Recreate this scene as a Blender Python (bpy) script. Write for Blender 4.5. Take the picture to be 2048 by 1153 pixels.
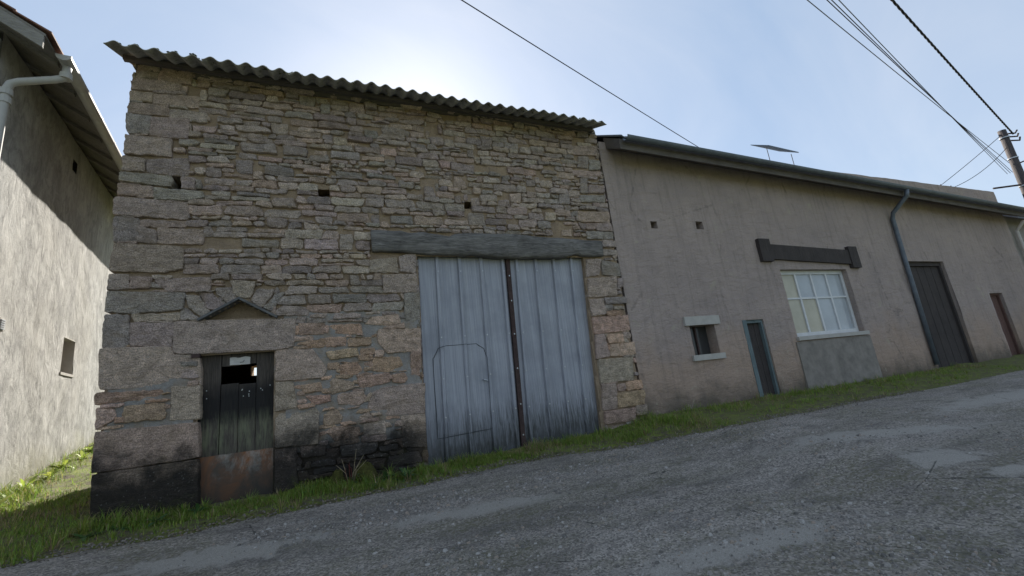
import bpy, math, random
import numpy as np
from mathutils import Vector, Matrix, noise as mnoise
random.seed(7)
R = math.radians
scene = bpy.context.scene
for o in list(bpy.data.objects):
    bpy.data.objects.remove(o)
COL = scene.collection

# ------------------------------------------------------------------ camera
cam_d = bpy.data.cameras.new('camera')
cam = bpy.data.objects.new('camera', cam_d)
COL.objects.link(cam)
scene.camera = cam
cam_d.sensor_width = 36.0
cam_d.lens = 36.0 * 878.79 / 2048.0
cam_d.clip_start = 0.05
cam_d.clip_end = 3000.0
_right = Vector((0.92525054, -0.36199265, -0.11345819))
_up = Vector((0.01875508, -0.25506498, 0.96674200))
_back = Vector((-0.37889271, -0.89660648, -0.22920981))
cam.matrix_world = Matrix(((_right.x, _up.x, _back.x, 0.0),
                           (_right.y, _up.y, _back.y, -6.0),
                           (_right.z, _up.z, _back.z, 0.8),
                           (0, 0, 0, 1)))

# ------------------------------------------------------------------ sky and sun
SUN_EL, SUN_AZ = 33.0, 11.5            # azimuth from +Y towards +X
world = bpy.data.worlds.new('World')
scene.world = world
world.use_nodes = True
wn, wl = world.node_tree.nodes, world.node_tree.links
wn.clear()
w_out = wn.new('ShaderNodeOutputWorld')
w_bg = wn.new('ShaderNodeBackground')
w_bg.inputs['Strength'].default_value = 0.086
sky = wn.new('ShaderNodeTexSky')
sky.sky_type = 'NISHITA'
sky.sun_disc = False
sky.sun_elevation = R(SUN_EL)
sky.sun_rotation = R(SUN_AZ)
sky.altitude = 300
sky.air_density = 1.0
sky.dust_density = 0.9
sky.ozone_density = 2.0
# thin cirrus veil over the whole dome
tc = wn.new('ShaderNodeTexCoord')
mp = wn.new('ShaderNodeMapping')
mp.inputs['Rotation'].default_value = (0.2, 0.1, 0.9)
mp.inputs['Scale'].default_value = (0.7, 3.2, 1.6)
nz = wn.new('ShaderNodeTexNoise')
nz.inputs['Scale'].default_value = 1.6
nz.inputs['Detail'].default_value = 7
nz.inputs['Roughness'].default_value = 0.55
nz.inputs['Distortion'].default_value = 0.6
mr = wn.new('ShaderNodeMapRange')
mr.inputs['From Min'].default_value = 0.22
mr.inputs['From Max'].default_value = 0.85
mr.inputs['To Min'].default_value = 0.0
mr.inputs['To Max'].default_value = 1.0
mixc = wn.new('ShaderNodeMix')
mixc.data_type = 'RGBA'
mixc.inputs['Factor'].default_value = 0.72
veil = wn.new('ShaderNodeMix'); veil.data_type = 'RGBA'
veil.inputs['A'].default_value = (1.85, 2.50, 3.40, 1)
veil.inputs['B'].default_value = (3.30, 3.60, 4.00, 1)
wl.new(tc.outputs['Generated'], mp.inputs['Vector'])
wl.new(mp.outputs['Vector'], nz.inputs['Vector'])
wl.new(nz.outputs['Fac'], mr.inputs['Value'])
wl.new(mr.outputs['Result'], veil.inputs['Factor'])
wl.new(veil.outputs['Result'], mixc.inputs['B'])
wl.new(sky.outputs['Color'], mixc.inputs['A'])
wl.new(mixc.outputs['Result'], w_bg.inputs['Color'])
wl.new(w_bg.outputs['Background'], w_out.inputs['Surface'])

sun_d = bpy.data.lights.new('sun', 'SUN')
sun_d.energy = 4.9
sun_d.angle = R(0.6)
sun_d.color = (1.0, 0.94, 0.84)
sun = bpy.data.objects.new('sun', sun_d)
COL.objects.link(sun)
_s = Vector((math.sin(R(SUN_AZ)) * math.cos(R(SUN_EL)), math.cos(R(SUN_AZ)) * math.cos(R(SUN_EL)), math.sin(R(SUN_EL))))
sun.rotation_euler = _s.to_track_quat('Z', 'Y').to_euler()
sun.location = _s * 60

scene.view_settings.view_transform = 'Standard'
scene.view_settings.look = 'None'
scene.view_settings.exposure = 1.30
scene.view_settings.gamma = 1.0
scene.view_settings.use_curve_mapping = False
scene.cycles.max_bounces = 8

# ------------------------------------------------------------------ helpers
def mesh_obj(name, verts, faces, mat=None, parent=None, smooth=False, cols=None):
    me = bpy.data.meshes.new(name)
    me.from_pydata([tuple(v) for v in verts], [], faces)
    if mat:
        me.materials.append(mat)
    if smooth:
        me.polygons.foreach_set('use_smooth', [True] * len(me.polygons))
    if cols is not None:
        ca = me.color_attributes.new('tone', 'FLOAT_COLOR', 'POINT')
        ca.data.foreach_set('color', np.asarray(cols, dtype=np.float32).ravel())
    me.update()
    o = bpy.data.objects.new(name, me)
    COL.objects.link(o)
    if parent:
        o.parent = parent
    return o

def tag(o, label=None, cat=None, group=None, kind=None):
    if label: o['label'] = label
    if cat: o['category'] = cat
    if group: o['group'] = group
    if kind: o['kind'] = kind
    return o

def empty(name, loc=(0, 0, 0)):
    o = bpy.data.objects.new(name, None)
    o.empty_display_size = 0.2
    o.location = loc
    COL.objects.link(o)
    return o

class MB:
    """collects shapes; all coordinates are world coordinates"""
    def __init__(s): s.v = []; s.f = []
    def add(s, v, f):
        b = len(s.v); s.v += [tuple(p) for p in v]; s.f += [tuple(b + i for i in q) for q in f]
        return s
    def box(s, x0, x1, y0, y1, z0, z1):
        return s.add([(x0,y0,z0),(x1,y0,z0),(x1,y1,z0),(x0,y1,z0),(x0,y0,z1),(x1,y0,z1),(x1,y1,z1),(x0,y1,z1)],
                     [(0,3,2,1),(4,5,6,7),(0,1,5,4),(1,2,6,5),(2,3,7,6),(3,0,4,7)])
    def hexa(s, p):      # 8 corners: bottom 4 then top 4
        return s.add(p, [(0,3,2,1),(4,5,6,7),(0,1,5,4),(1,2,6,5),(2,3,7,6),(3,0,4,7)])
    def tube(s, pts, r, n=8, cap=True):
        pts = [Vector(p) for p in pts]; rs = r if isinstance(r, (list, tuple)) else [r] * len(pts)
        v = []; f = []; prev = None
        for i, p in enumerate(pts):
            t = (pts[min(i + 1, len(pts) - 1)] - pts[max(i - 1, 0)]).normalized()
            a = prev - t * prev.dot(t) if prev else t.orthogonal()
            a.normalize(); b = t.cross(a); prev = a
            for k in range(n):
                w = 2 * math.pi * k / n
                v.append(p + (a * math.cos(w) + b * math.sin(w)) * rs[i])
        for i in range(len(pts) - 1):
            for k in range(n):
                f.append((i*n+k, i*n+(k+1) % n, (i+1)*n+(k+1) % n, (i+1)*n+k))
        if cap:
            f.append(tuple(reversed(range(n)))); f.append(tuple((len(pts)-1)*n+k for k in range(n)))
        return s.add(v, f)
    def prism(s, poly, y0, y1):   # (x,z) outline extruded in y
        n = len(poly)
        v = [(x, y0, z) for x, z in poly] + [(x, y1, z) for x, z in poly]
        f = [tuple(range(n)), tuple(reversed(range(n, 2*n)))] + [(i, n+i, n+(i+1) % n, (i+1) % n) for i in range(n)]
        return s.add(v, f)
    def build(s, name, mat, parent=None, smooth=False, M=None):
        v = [M @ Vector(p) for p in s.v] if M else s.v
        return mesh_obj(name, v, s.f, mat, parent, smooth)

def N3(x, y, z=0.0): return mnoise.noise(Vector((x, y, z)))
def sstep(a, b, x):
    t = min(1, max(0, (x - a) / (b - a))); return t * t * (3 - 2 * t)

# ------------------------------------------------------------------ materials
class Mat:
    def __init__(s, name, rough=0.85):
        s.m = bpy.data.materials.new(name); s.m.use_nodes = True
        s.n, s.l = s.m.node_tree.nodes, s.m.node_tree.links
        s.b = s.n['Principled BSDF']; s.b.inputs['Roughness'].default_value = rough
        s.b.inputs['Specular IOR Level'].default_value = 0.3
        s.pos = s.n.new('ShaderNodeNewGeometry').outputs['Position']
        s.bumps = []
    def map(s, scale=(1, 1, 1), rot=(0, 0, 0), src=None):
        k = s.n.new('ShaderNodeMapping'); k.inputs['Scale'].default_value = scale; k.inputs['Rotation'].default_value = rot
        s.l.new(src or s.pos, k.inputs['Vector']); return k.outputs['Vector']
    def noise(s, scale, detail=4, rough=0.6, dist=0.0, vec=None):
        k = s.n.new('ShaderNodeTexNoise'); k.inputs['Scale'].default_value = scale; k.inputs['Detail'].default_value = detail
        k.inputs['Roughness'].default_value = rough; k.inputs['Distortion'].default_value = dist
        s.l.new(vec or s.pos, k.inputs['Vector']); return k.outputs['Fac']
    def voro(s, scale, vec=None, out='Distance', feat='F1'):
        k = s.n.new('ShaderNodeTexVoronoi'); k.inputs['Scale'].default_value = scale; k.feature = feat
        s.l.new(vec or s.pos, k.inputs['Vector']); return k.outputs[out]
    def rng(s, src, a, b, c=0.0, d=1.0, smooth=False):
        k = s.n.new('ShaderNodeMapRange'); k.inputs['From Min'].default_value = a; k.inputs['From Max'].default_value = b
        k.inputs['To Min'].default_value = c; k.inputs['To Max'].default_value = d
        if smooth: k.interpolation_type = 'SMOOTHSTEP'
        s.l.new(src, k.inputs['Value']); return k.outputs['Result']
    def math(s, op, a, b=0.0, c=None):
        k = s.n.new('ShaderNodeMath'); k.operation = op
        for i, q in enumerate((a, b) if c is None else (a, b, c)):
            if isinstance(q, (int, float)): k.inputs[i].default_value = q
            else: s.l.new(q, k.inputs[i])
        return k.outputs[0]
    def xyz(s):
        k = s.n.new('ShaderNodeSeparateXYZ'); s.l.new(s.pos, k.inputs[0]); return k.outputs
    def mix(s, fac, a, b, mode='MIX'):
        k = s.n.new('ShaderNodeMix'); k.data_type = 'RGBA'; k.blend_type = mode
        for q, i in ((fac, 'Factor'), (a, 'A'), (b, 'B')):
            if isinstance(q, (int, float)): k.inputs[i].default_value = q
            elif isinstance(q, tuple): k.inputs[i].default_value = (*q, 1) if len(q) == 3 else q
            else: s.l.new(q, k.inputs[i])
        return k.outputs['Result']
    def attr(s, name='tone'):
        k = s.n.new('ShaderNodeVertexColor'); k.layer_name = name; return k.outputs['Color']
    def bump(s, h, strength, dist):
        k = s.n.new('ShaderNodeBump'); k.inputs['Strength'].default_value = strength; k.inputs['Distance'].default_value = dist
        s.l.new(h, k.inputs['Height'])
        if s.bumps: s.l.new(s.bumps[-1], k.inputs['Normal'])
        s.bumps.append(k.outputs['Normal'])
    def done(s, col, rough=None, metal=None):
        if isinstance(col, tuple): s.b.inputs['Base Color'].default_value = (*col, 1)
        else: s.l.new(col, s.b.inputs['Base Color'])
        if rough is not None:
            if isinstance(rough, (int, float)): s.b.inputs['Roughness'].default_value = rough
            else: s.l.new(rough, s.b.inputs['Roughness'])
        if metal: s.b.inputs['Metallic'].default_value = metal
        if s.bumps: s.l.new(s.bumps[-1], s.b.inputs['Normal'])
        return s.m

M = {}
def wall_stain(k, col):
    """black algae, moss and splash grime that grows on the foot of the old wall"""
    x, y, z = k.xyz()
    n = k.noise(2.3, 6, 0.65, 0.4)
    h = k.math('ADD', z, k.math('MULTIPLY', n, -1.15))
    foot = k.rng(h, -0.22, 0.22, 1.0, 0.0, True)
    left = k.rng(x, 0.9, 1.5, 1.0, 0.15)
    fac = k.math('MULTIPLY', k.math('MULTIPLY', foot, left), 0.93)
    spots = k.rng(k.noise(38, 2, 0.5), 0.66, 0.72)
    black = k.mix(spots, (0.014, 0.014, 0.013), (0.13, 0.13, 0.12))
    grn = k.rng(k.noise(6, 5, 0.7), 0.52, 0.70)
    low = k.rng(h, -0.65, -0.20, 1.0, 0.0)
    black = k.mix(k.math('MULTIPLY', grn, low), black, (0.035, 0.045, 0.010))
    return k.mix(fac, col, black)

def mk_stone():
    k = Mat('weathered_stone', 0.9)
    base = k.attr()
    fine = k.noise(85, 4, 0.85)
    spk = k.rng(fine, 0.36, 0.66, 0.40, 1.62)
    c = k.mix(1.0, base, spk, 'MULTIPLY')
    big = k.rng(k.noise(9, 5, 0.65, 0.3), 0.3, 0.72, 0.66, 1.30)
    c = k.mix(1.0, c, big, 'MULTIPLY')
    warm = k.rng(k.noise(3.3, 4, 0.6), 0.52, 0.72, 0.0, 0.45)
    c = k.mix(warm, c, (0.36, 0.27, 0.18))
    li = k.rng(k.noise(17, 5, 0.7, 0.5), 0.62, 0.72, 0.0, 0.45)
    c = k.mix(li, c, (0.46, 0.47, 0.45))
    dk = k.rng(k.noise(5.5, 6, 0.75, 0.2), 0.56, 0.75, 0.0, 0.55)
    c = k.mix(dk, c, (0.12, 0.125, 0.13))
    c = wall_stain(k, c)
    st = k.noise(26, 5, 0.7, 0.5, k.map((0.55, 1, 2.1)))
    k.bump(st, 0.9, 0.045)
    k.bump(k.noise(75, 4, 0.8), 0.8, 0.012)
    return k.done(c)
M['stone'] = mk_stone()

def mk_mortar(name, a, b, cement=False):
    k = Mat(name, 0.95)
    c = k.mix(k.rng(k.noise(6, 5, 0.65), 0.35, 0.7), a, b)
    c = k.mix(1.0, c, k.rng(k.noise(160, 2, 0.7), 0.3, 0.7, 0.7, 1.25), 'MULTIPLY')
    if cement:
        c = k.mix(k.rng(k.noise(4, 5, 0.7), 0.46, 0.64, 0, 0.75), c, (0.34, 0.26, 0.18))
    c = wall_stain(k, c)
    k.bump(k.noise(24, 7, 0.8), 1.0, 0.035)
    return k.done(c)
M['mortar'] = mk_mortar('clay_mortar', (0.42, 0.315, 0.215), (0.30, 0.225, 0.16))
M['cement'] = mk_mortar('cement_pointing', (0.40, 0.38, 0.355), (0.29, 0.27, 0.25), True)

def simple(name, col, rough=0.8, var=0.25, scale=8, bump=0.3, bs=60, bd=0.004, metal=None, col2=None):
    k = Mat(name, rough)
    c = k.mix(k.rng(k.noise(scale, 5, 0.65), 0.3, 0.7), tuple(q * (1 - var) for q in col), col2 or tuple(min(1, q * (1 + var)) for q in col))
    if bump: k.bump(k.noise(bs, 4, 0.65), bump, bd)
    return k.done(c, metal=metal)

def wood(name, a, b, axis='x', scale=1.0, rough=0.85):
    k = Mat(name, rough)
    sc = (1.2, 14, 14) if axis == 'x' else (14, 14, 1.2)
    v = k.map(tuple(q * scale for q in sc))
    g = k.noise(2.2, 6, 0.7, 1.6, v)
    c = k.mix(k.rng(g, 0.3, 0.7), a, b)
    c = k.mix(k.rng(k.noise(3, 4, 0.6), 0.45, 0.75, 0, 0.5), c, tuple(q * 0.55 for q in a))
    k.bump(g, 0.9, 0.012)
    return k.done(c)
M['beam'] = wood('weathered_oak', (0.05, 0.046, 0.043), (0.28, 0.265, 0.25), 'x')
M['plank'] = wood('old_plank', (0.03, 0.03, 0.03), (0.09, 0.085, 0.078), 'z')
M['dark_wood'] = wood('dark_eave_wood', (0.09, 0.08, 0.075), (0.17, 0.15, 0.135), 'x')
M['brown_door'] = wood('brown_door_wood', (0.04, 0.035, 0.035), (0.075, 0.062, 0.058), 'z')
M['slate'] = simple('slate_slab', (0.12, 0.12, 0.12), 0.8, 0.3, 14, 0.6, 40, 0.01)
M['dark'] = simple('interior_dark', (0.03, 0.028, 0.025), 0.95)
M['soil'] = simple('interior_soil', (0.06, 0.05, 0.04), 0.95)

def mk_fibre():
    k = Mat('fibre_cement_sheet', 0.9)
    c = k.mix(k.rng(k.noise(5, 5, 0.7), 0.35, 0.7), (0.30, 0.285, 0.26), (0.46, 0.44, 0.41))
    c = k.mix(k.rng(k.noise(19, 5, 0.75), 0.5, 0.66, 0, 0.7), c, (0.13, 0.14, 0.08))
    k.bump(k.noise(60, 4, 0.7), 0.5, 0.008)
    return k.done(c)
M['fibre'] = mk_fibre()

def mk_tin():
    k = Mat('painted_steel_sheet', 0.5)
    x, y, z = k.xyz()
    streak = k.noise(3.0, 5, 0.7, 0.2, k.map((13, 1, 0.35)))
    c = k.mix(k.rng(streak, 0.3, 0.72), (0.275, 0.285, 0.325), (0.42, 0.43, 0.47))
    fine = k.noise(4, 3, 0.6, 0, k.map((60, 1, 0.25)))
    c = k.mix(1.0, c, k.rng(fine, 0.35, 0.65, 0.82, 1.12), 'MULTIPLY')
    # algae and splash dirt in runs up from the bottom edge
    runs = k.noise(3.2, 5, 0.72, 0.3, k.map((16, 1, 1.1)))
    hh = k.math('ADD', z, k.math('MULTIPLY', runs, -1.5))
    c = k.mix(k.rng(hh, -0.72, 0.06, 0.94, 0.0, True), c, (0.035, 0.037, 0.033))
    c = k.mix(k.rng(k.noise(1.6, 5, 0.65), 0.45, 0.7, 0, 0.55), c, (0.20, 0.21, 0.24))
    c = k.mix(k.rng(k.noise(7, 5, 0.75, 0.2, k.map((2.5, 1, 0.5))), 0.66, 0.78, 0, 0.55), c, (0.17, 0.12, 0.085))
    k.bump(k.noise(2.5, 3, 0.5), 0.25, 0.03)
    k.bump(streak, 0.08, 0.004)
    return k.done(c, k.rng(streak, 0.3, 0.7, 0.42, 0.65), 0.15)
M['tin'] = mk_tin()
M['rust_bar'] = simple('rusted_bar', (0.055, 0.035, 0.032), 0.8, 0.4, 20)
M['rail_paint'] = simple('flaking_red_rail', (0.14, 0.045, 0.035), 0.75, 0.5, 14, col2=(0.36, 0.34, 0.33))
M['screw'] = simple('galvanised_screw', (0.45, 0.46, 0.47), 0.4, 0.1, 10, 0, metal=0.8)
M['rubber'] = simple('seam_black', (0.05, 0.055, 0.06), 0.7, 0.2)

def mk_rust_plate():
    k = Mat('rusted_plate', 0.8)
    x, y, z = k.xyz()
    n = k.noise(3.2, 6, 0.7, 0.8, k.map((1, 1, 0.7)))
    c = k.mix(k.rng(n, 0.35, 0.62), (0.26, 0.105, 0.042), (0.12, 0.09, 0.07))
    pale = k.math('MULTIPLY', k.rng(k.noise(4.2, 6, 0.75, 0.3, k.map((1, 1, 0.55))), 0.50, 0.68), k.rng(z, 0.12, 0.32))
    pale = k.math('MULTIPLY', pale, k.rng(x, -1.32, -1.18))
    c = k.mix(k.math('MULTIPLY', pale, 0.8), c, (0.36, 0.36, 0.33))
    c = k.mix(k.rng(k.math('ADD', z, k.math('MULTIPLY', n, -0.5)), -0.24, 0.22, 0.92, 0.0), c, (0.035, 0.032, 0.027))
    k.bump(n, 0.4, 0.01)
    return k.done(c)
M['rust_plate'] = mk_rust_plate()

def mk_plank_door():
    k = Mat('grimy_plank', 0.85)
    x, y, z = k.xyz()
    g = k.noise(2.4, 6, 0.7, 1.4, k.map((16, 14, 1.0)))
    c = k.mix(k.rng(g, 0.3, 0.7), (0.028, 0.025, 0.023), (0.12, 0.10, 0.082))
    n = k.noise(2.6, 5, 0.65, 0.5)
    band = k.math('MULTIPLY', k.rng(k.math('ADD', z, k.math('MULTIPLY', n, 0.35)), 0.92, 1.06), k.rng(k.math('ADD', z, k.math('MULTIPLY', n, 0.3)), 1.50, 1.30))
    c = k.mix(k.math('MULTIPLY', band, 0.85), c, (0.011, 0.011, 0.012))
    grn = k.math('MULTIPLY', k.rng(z, 0.42, 0.62), k.rng(z, 0.98, 0.78))
    grn = k.math('MULTIPLY', grn, k.rng(k.noise(5, 5, 0.7, 0.2, k.map((4, 1, 0.6))), 0.42, 0.62, 0, 0.85))
    c = k.mix(grn, c, (0.17, 0.175, 0.11))
    k.bump(g, 0.8, 0.008)
    return k.done(c)
M['door_plank'] = mk_plank_door()
M['paper'] = simple('weathered_paper', (0.55, 0.53, 0.50), 0.9, 0.12, 16, 0.1)

def mk_render(name, a, b, warm, swirl=True):
    k = Mat(name, 0.95)
    v = k.map((1, 1, 0.55))
    n = k.noise(2.0, 7, 0.68, 1.5, v)
    c = k.mix(k.rng(n, 0.36, 0.64), a, b)
    c = k.mix(k.rng(k.noise(9, 6, 0.7, 1.0, v), 0.46, 0.68, 0, 0.75), c, tuple(q * 0.6 for q in a))
    c = k.mix(k.rng(k.noise(1.1, 4, 0.6), 0.45, 0.75, 0, 0.5), c, warm)
    c = k.mix(1.0, c, k.rng(k.noise(120, 2, 0.6), 0.3, 0.7, 0.85, 1.12), 'MULTIPLY')
    k.bump(k.noise(6.0, 7, 0.72, 1.2, v), 0.6, 0.035)
    k.bump(k.noise(70, 4, 0.7), 0.5, 0.006)
    return k, c
k_, c_ = mk_render('trowelled_lime_render', (0.29, 0.288, 0.28), (0.49, 0.487, 0.47), (0.41, 0.395, 0.36))
z_ = k_.xyz()[2]; y_ = k_.xyz()[1]
moss_ = k_.rng(k_.math('ADD', k_.math('SUBTRACT', z_, k_.math('MULTIPLY', y_, 0.1)), k_.math('MULTIPLY', k_.noise(3, 4), -0.8)), -0.25, 0.25, 0.55, 0.0)
M['render_left'] = k_.done(k_.mix(moss_, c_, (0.20, 0.19, 0.09)))

# ------------------------------------------------------------------ ground and road
XL, XR = -2.28, 4.56                   # barn corners
def g(x, y):
    z = float(np.interp(x, (-2.4, -1.4, 1.1, 3.7, 4.6, 17), (0.0, -.04, -.03, .03, .17, .2)))
    z += 0.09 * max(y, -8.0) if y < 0 else 0.11 * min(y, 10.0)
    z += min(0.36, max(0, -2.4 - x) * 0.2) * min(1, max(0, (y + 1.2) / 1.2))
    return z
EDGE = [(-40,-1.1),(-8,-1.05),(-2.43,-.93),(-1.87,-.82),(-1.54,-.78),(-1.08,-.79),(-.51,-.74),(.13,-.69),(1.04,-.64),(1.85,-.60),(2.7,-.71),(3.82,-1.0),(4.56,-1.48),(6.09,-1.45),(7.8,-1.47),(9.9,-1.49),(12.7,-1.39),(20,-1.3),(80,-1.3)]
_ex, _ey = zip(*EDGE)
def edge(x):
    return float(np.interp(x, _ex, _ey)) + 0.07 * N3(x * 1.7, 3.1) + 0.05 * N3(x * 6, 8.1)
def spaced(a, b, step, lo, hi, grow=1.35):
    c = list(np.arange(a, b + 1e-6, step)); d = step; v = c[-1]
    while v < hi: d *= grow; v = min(hi, v + d); c.append(v)
    d = step; v = c[0]
    while v > lo: d *= grow; v = max(lo, v - d); c.insert(0, v)
    return c
def gsheet(xs, ys, fz):
    v = [(x, y, fz(x, y)) for y in ys for x in xs]; n = len(xs)
    f = [(j*n+i, j*n+i+1, (j+1)*n+i+1, (j+1)*n+i) for j in range(len(ys)-1) for i in range(n-1)]
    return v, f
def ground_z(x, y):
    z = g(x, y)
    if y > edge(x) - 0.15 and -12 < x < 22 and y < 12:
        k = sstep(edge(x) - 0.02, edge(x) + 0.25, y)
        z += k * (0.028 * N3(x * 2.2, y * 2.2, 1) + 0.018 * N3(x * 7, y * 7, 4) + 0.008 * N3(x * 19, y * 19, 6) + 0.012)
    return z
k = Mat('mossy_verge', 0.95)
n1 = k.noise(3.2, 6, 0.7, 0.4); n2 = k.noise(11, 5, 0.7)
c = k.mix(k.rng(n1, 0.35, 0.62), (0.12, 0.15, 0.032), (0.20, 0.24, 0.048))
c = k.mix(k.rng(n2, 0.42, 0.62), c, (0.12, 0.10, 0.07))
c = k.mix(k.rng(k.noise(40, 4, 0.7), 0.5, 0.75, 0, 0.6), c, (0.035, 0.030, 0.022))
k.bump(k.noise(45, 5, 0.75), 0.9, 0.03)
M['verge'] = k.done(c)
v, f = gsheet(spaced(-6, 14, 0.08, -900, 900), spaced(-2.2, 8, 0.08, -900, 900), ground_z)
o = mesh_obj('ground', v, f, M['verge'], smooth=True); tag(o, kind='structure')

k = Mat('worn_chip_road', 0.9)
x, y, z = k.xyz()
vc = k.voro(80, None, 'Color'); sep = k.n.new('ShaderNodeSeparateColor'); k.l.new(vc, sep.inputs[0])
chip = sep.outputs[0]
n1 = k.noise(1.3, 6, 0.65, 0.5, k.map((0.35, 1, 1)))
c = k.mix(k.rng(n1, 0.32, 0.68), (0.205, 0.185, 0.162), (0.335, 0.305, 0.270))
c = k.mix(1.0, c, k.rng(chip, 0.0, 1.0, 0.45, 1.6), 'MULTIPLY')
c = k.mix(k.rng(k.noise(260, 2, 0.6), 0.60, 0.68, 0, 0.55), c, (0.36, 0.35, 0.35))
c = k.mix(k.rng(k.noise(3.6, 7, 0.75, 0.4, k.map((0.4, 1, 1))), 0.50, 0.70, 0, 0.85), c, (0.105, 0.098, 0.09))
ms = k.math('MULTIPLY', k.rng(k.noise(1.7, 6, 0.7, 0.2, k.map((0.5, 1.2, 1))), 0.45, 0.62), k.rng(k.noise(26, 4, 0.7), 0.40, 0.6))
c = k.mix(k.math('MULTIPLY', ms, 0.7), c, (0.13, 0.125, 0.07))
def ell(cx, cy, a, b, deg, amp, soft=0.28):
    """an irregular worn or mossy area of the old surface"""
    mp_ = k.n.new('ShaderNodeMapping'); mp_.vector_type = 'TEXTURE'
    mp_.inputs['Location'].default_value = (cx, cy, 0); mp_.inputs['Rotation'].default_value = (0, 0, R(deg)); mp_.inputs['Scale'].default_value = (a, b, 1e4)
    k.l.new(k.pos, mp_.inputs['Vector'])
    ln = k.n.new('ShaderNodeVectorMath'); ln.operation = 'LENGTH'; k.l.new(mp_.outputs['Vector'], ln.inputs[0])
    h_ = k.math('SUBTRACT', 1.0, ln.outputs['Value'])
    return k.rng(k.math('ADD', h_, wn_), -0.02, soft)
wn_ = k.math('MULTIPLY_ADD', k.noise(4.2, 9, 0.78, 0.3), 3.4, -1.75)
pale = None
for e_ in ((-.85,-1.58,.80,.24,-9), (1.2,-1.86,.95,.17,-9), (2.42,-3.62,.95,.20,-9), (4.75,-3.6,.42,.26,0), (5.3,-2.8,1.3,.22,-20), (-.1,-2.9,.5,.2,-8), (4.75,-4.1,.3,.13,-10), (8.5,-2.6,1.6,.3,0)):
    m_ = ell(*e_, 1.0); pale = m_ if pale is None else k.math('MAXIMUM', pale, m_)
pc = k.mix(k.rng(k.noise(120, 4, 0.8), 0.36, 0.66), (0.235, 0.22, 0.195), (0.47, 0.445, 0.40))
c = k.mix(k.math('MULTIPLY', pale, 0.85), c, pc)
mo = None
for e_ in ((2.6,-2.25,1.6,.36,-8), (1.0,-2.9,.8,.35,-10)):
    m_ = ell(*e_, 1.0, 1.0); mo = m_ if mo is None else k.math('MAXIMUM', mo, m_)
c = k.mix(k.math('MULTIPLY', mo, k.rng(k.noise(30, 4, 0.7), 0.38, 0.62, 0, 0.8)), c, (0.105, 0.105, 0.055))
cr = k.voro(1.1, k.map((0.8, 1.2, 1), (0, 0, 0.4)), 'Distance', 'DISTANCE_TO_EDGE')
crk = k.math('MULTIPLY', k.rng(k.math('ADD', cr, k.math('MULTIPLY_ADD', k.noise(9, 4), 0.06, -0.03)), 0.0, 0.006, 1, 0), k.rng(k.noise(0.9, 3), 0.5, 0.6))
c = k.mix(k.math('MULTIPLY', crk, 0.7), c, (0.03, 0.03, 0.028))
k.bump(k.math('MULTIPLY', chip, k.math('SUBTRACT', 1.0, k.math('MULTIPLY', pale, 0.85))), 0.6, 0.012)
k.bump(k.noise(150, 4, 0.75), 0.7, 0.010)
M['road'] = k.done(c)
xs = spaced(-5, 16, 0.1, -90, 160, 1.25)
ts = [0, .004, .01, .02, .035, .06, .1] + list(np.linspace(.14, 1, 34))
v = []; f = []; n = len(xs)
for t in ts:
    for x in xs:
        e = edge(x); yy = e + (-7.8 - e) * t
        v.append((x, yy, g(x, yy) + (0.012 if t > 0.003 else -0.02) + 0.004 * N3(x * 1.1, yy * 1.1, 9) * min(1, t * 9)))
f = [(j*n+i+1, j*n+i, (j+1)*n+i, (j+1)*n+i+1) for j in range(len(ts)-1) for i in range(n-1)]
road = mesh_obj('road', v, f, M['road'], smooth=True); tag(road, kind='structure')

# loose chippings
def chip_mesh(spots):
    v = []; f = []; cols = []
    for (x, y, s) in spots:
        b = len(v); zz = g(x, y) + 0.014
        a0 = random.random() * 6.28; sx = s * random.uniform(.7, 1.3); sy = s * random.uniform(.6, 1.0); h = s * random.uniform(.35, .8)
        m = 5
        t = random.choice([(.28,.262,.24),(.20,.188,.172),(.38,.36,.335),(.30,.25,.205),(.14,.132,.122),(.24,.225,.21)])
        for kx in range(m):
            w = a0 + 6.283 * kx / m + random.uniform(-.3, .3)
            v.append((x + math.cos(w) * sx, y + math.sin(w) * sy, zz - 0.004)); 
        for kx in range(m):
            w = a0 + 6.283 * kx / m + random.uniform(-.3, .3); q = random.uniform(.45, .8)
            v.append((x + math.cos(w) * sx * q, y + math.sin(w) * sy * q, zz + h * random.uniform(.6, 1.1)))
        f += [(b+i, b+(i+1) % m, b+m+(i+1) % m, b+m+i) for i in range(m)]; f.append(tuple(b+m+i for i in range(m)))
        cols += [(*t, 1)] * (2 * m)
    return v, f, cols
k = Mat('chipping_stone', 0.85); k.bump(k.noise(200, 2), 0.3, 0.003); M['chip'] = k.done(k.mix(1.0, k.attr(), k.rng(k.noise(150, 2), .3, .7, .75, 1.25), 'MULTIPLY'))
spots = []
while len(spots) < 13000:
    x = random.uniform(-2.5, 7.5); y = random.uniform(-5.4, -1.1)
    if y > edge(x) + 0.02: continue
    w = 0.10 + 0.9 * sstep(.02, .32, N3(x * .55, y * 1.1, 21)) + .22 * math.exp(-((y - edge(x) + .06) / .09) ** 2)
    if -.2 < x < 2.6 and -3.9 < y < -2.4: w += .35
    if random.random() < w:
        spots.append((x, y, random.uniform(.003, .008) if random.random() < .82 else random.uniform(.008, .02)))
v, f, cols = chip_mesh(spots)
o = mesh_obj('loose_chippings', v, f, M['chip'], cols=cols); tag(o, 'loose grey stone chippings scattered over the road', 'gravel', kind='stuff')

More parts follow.
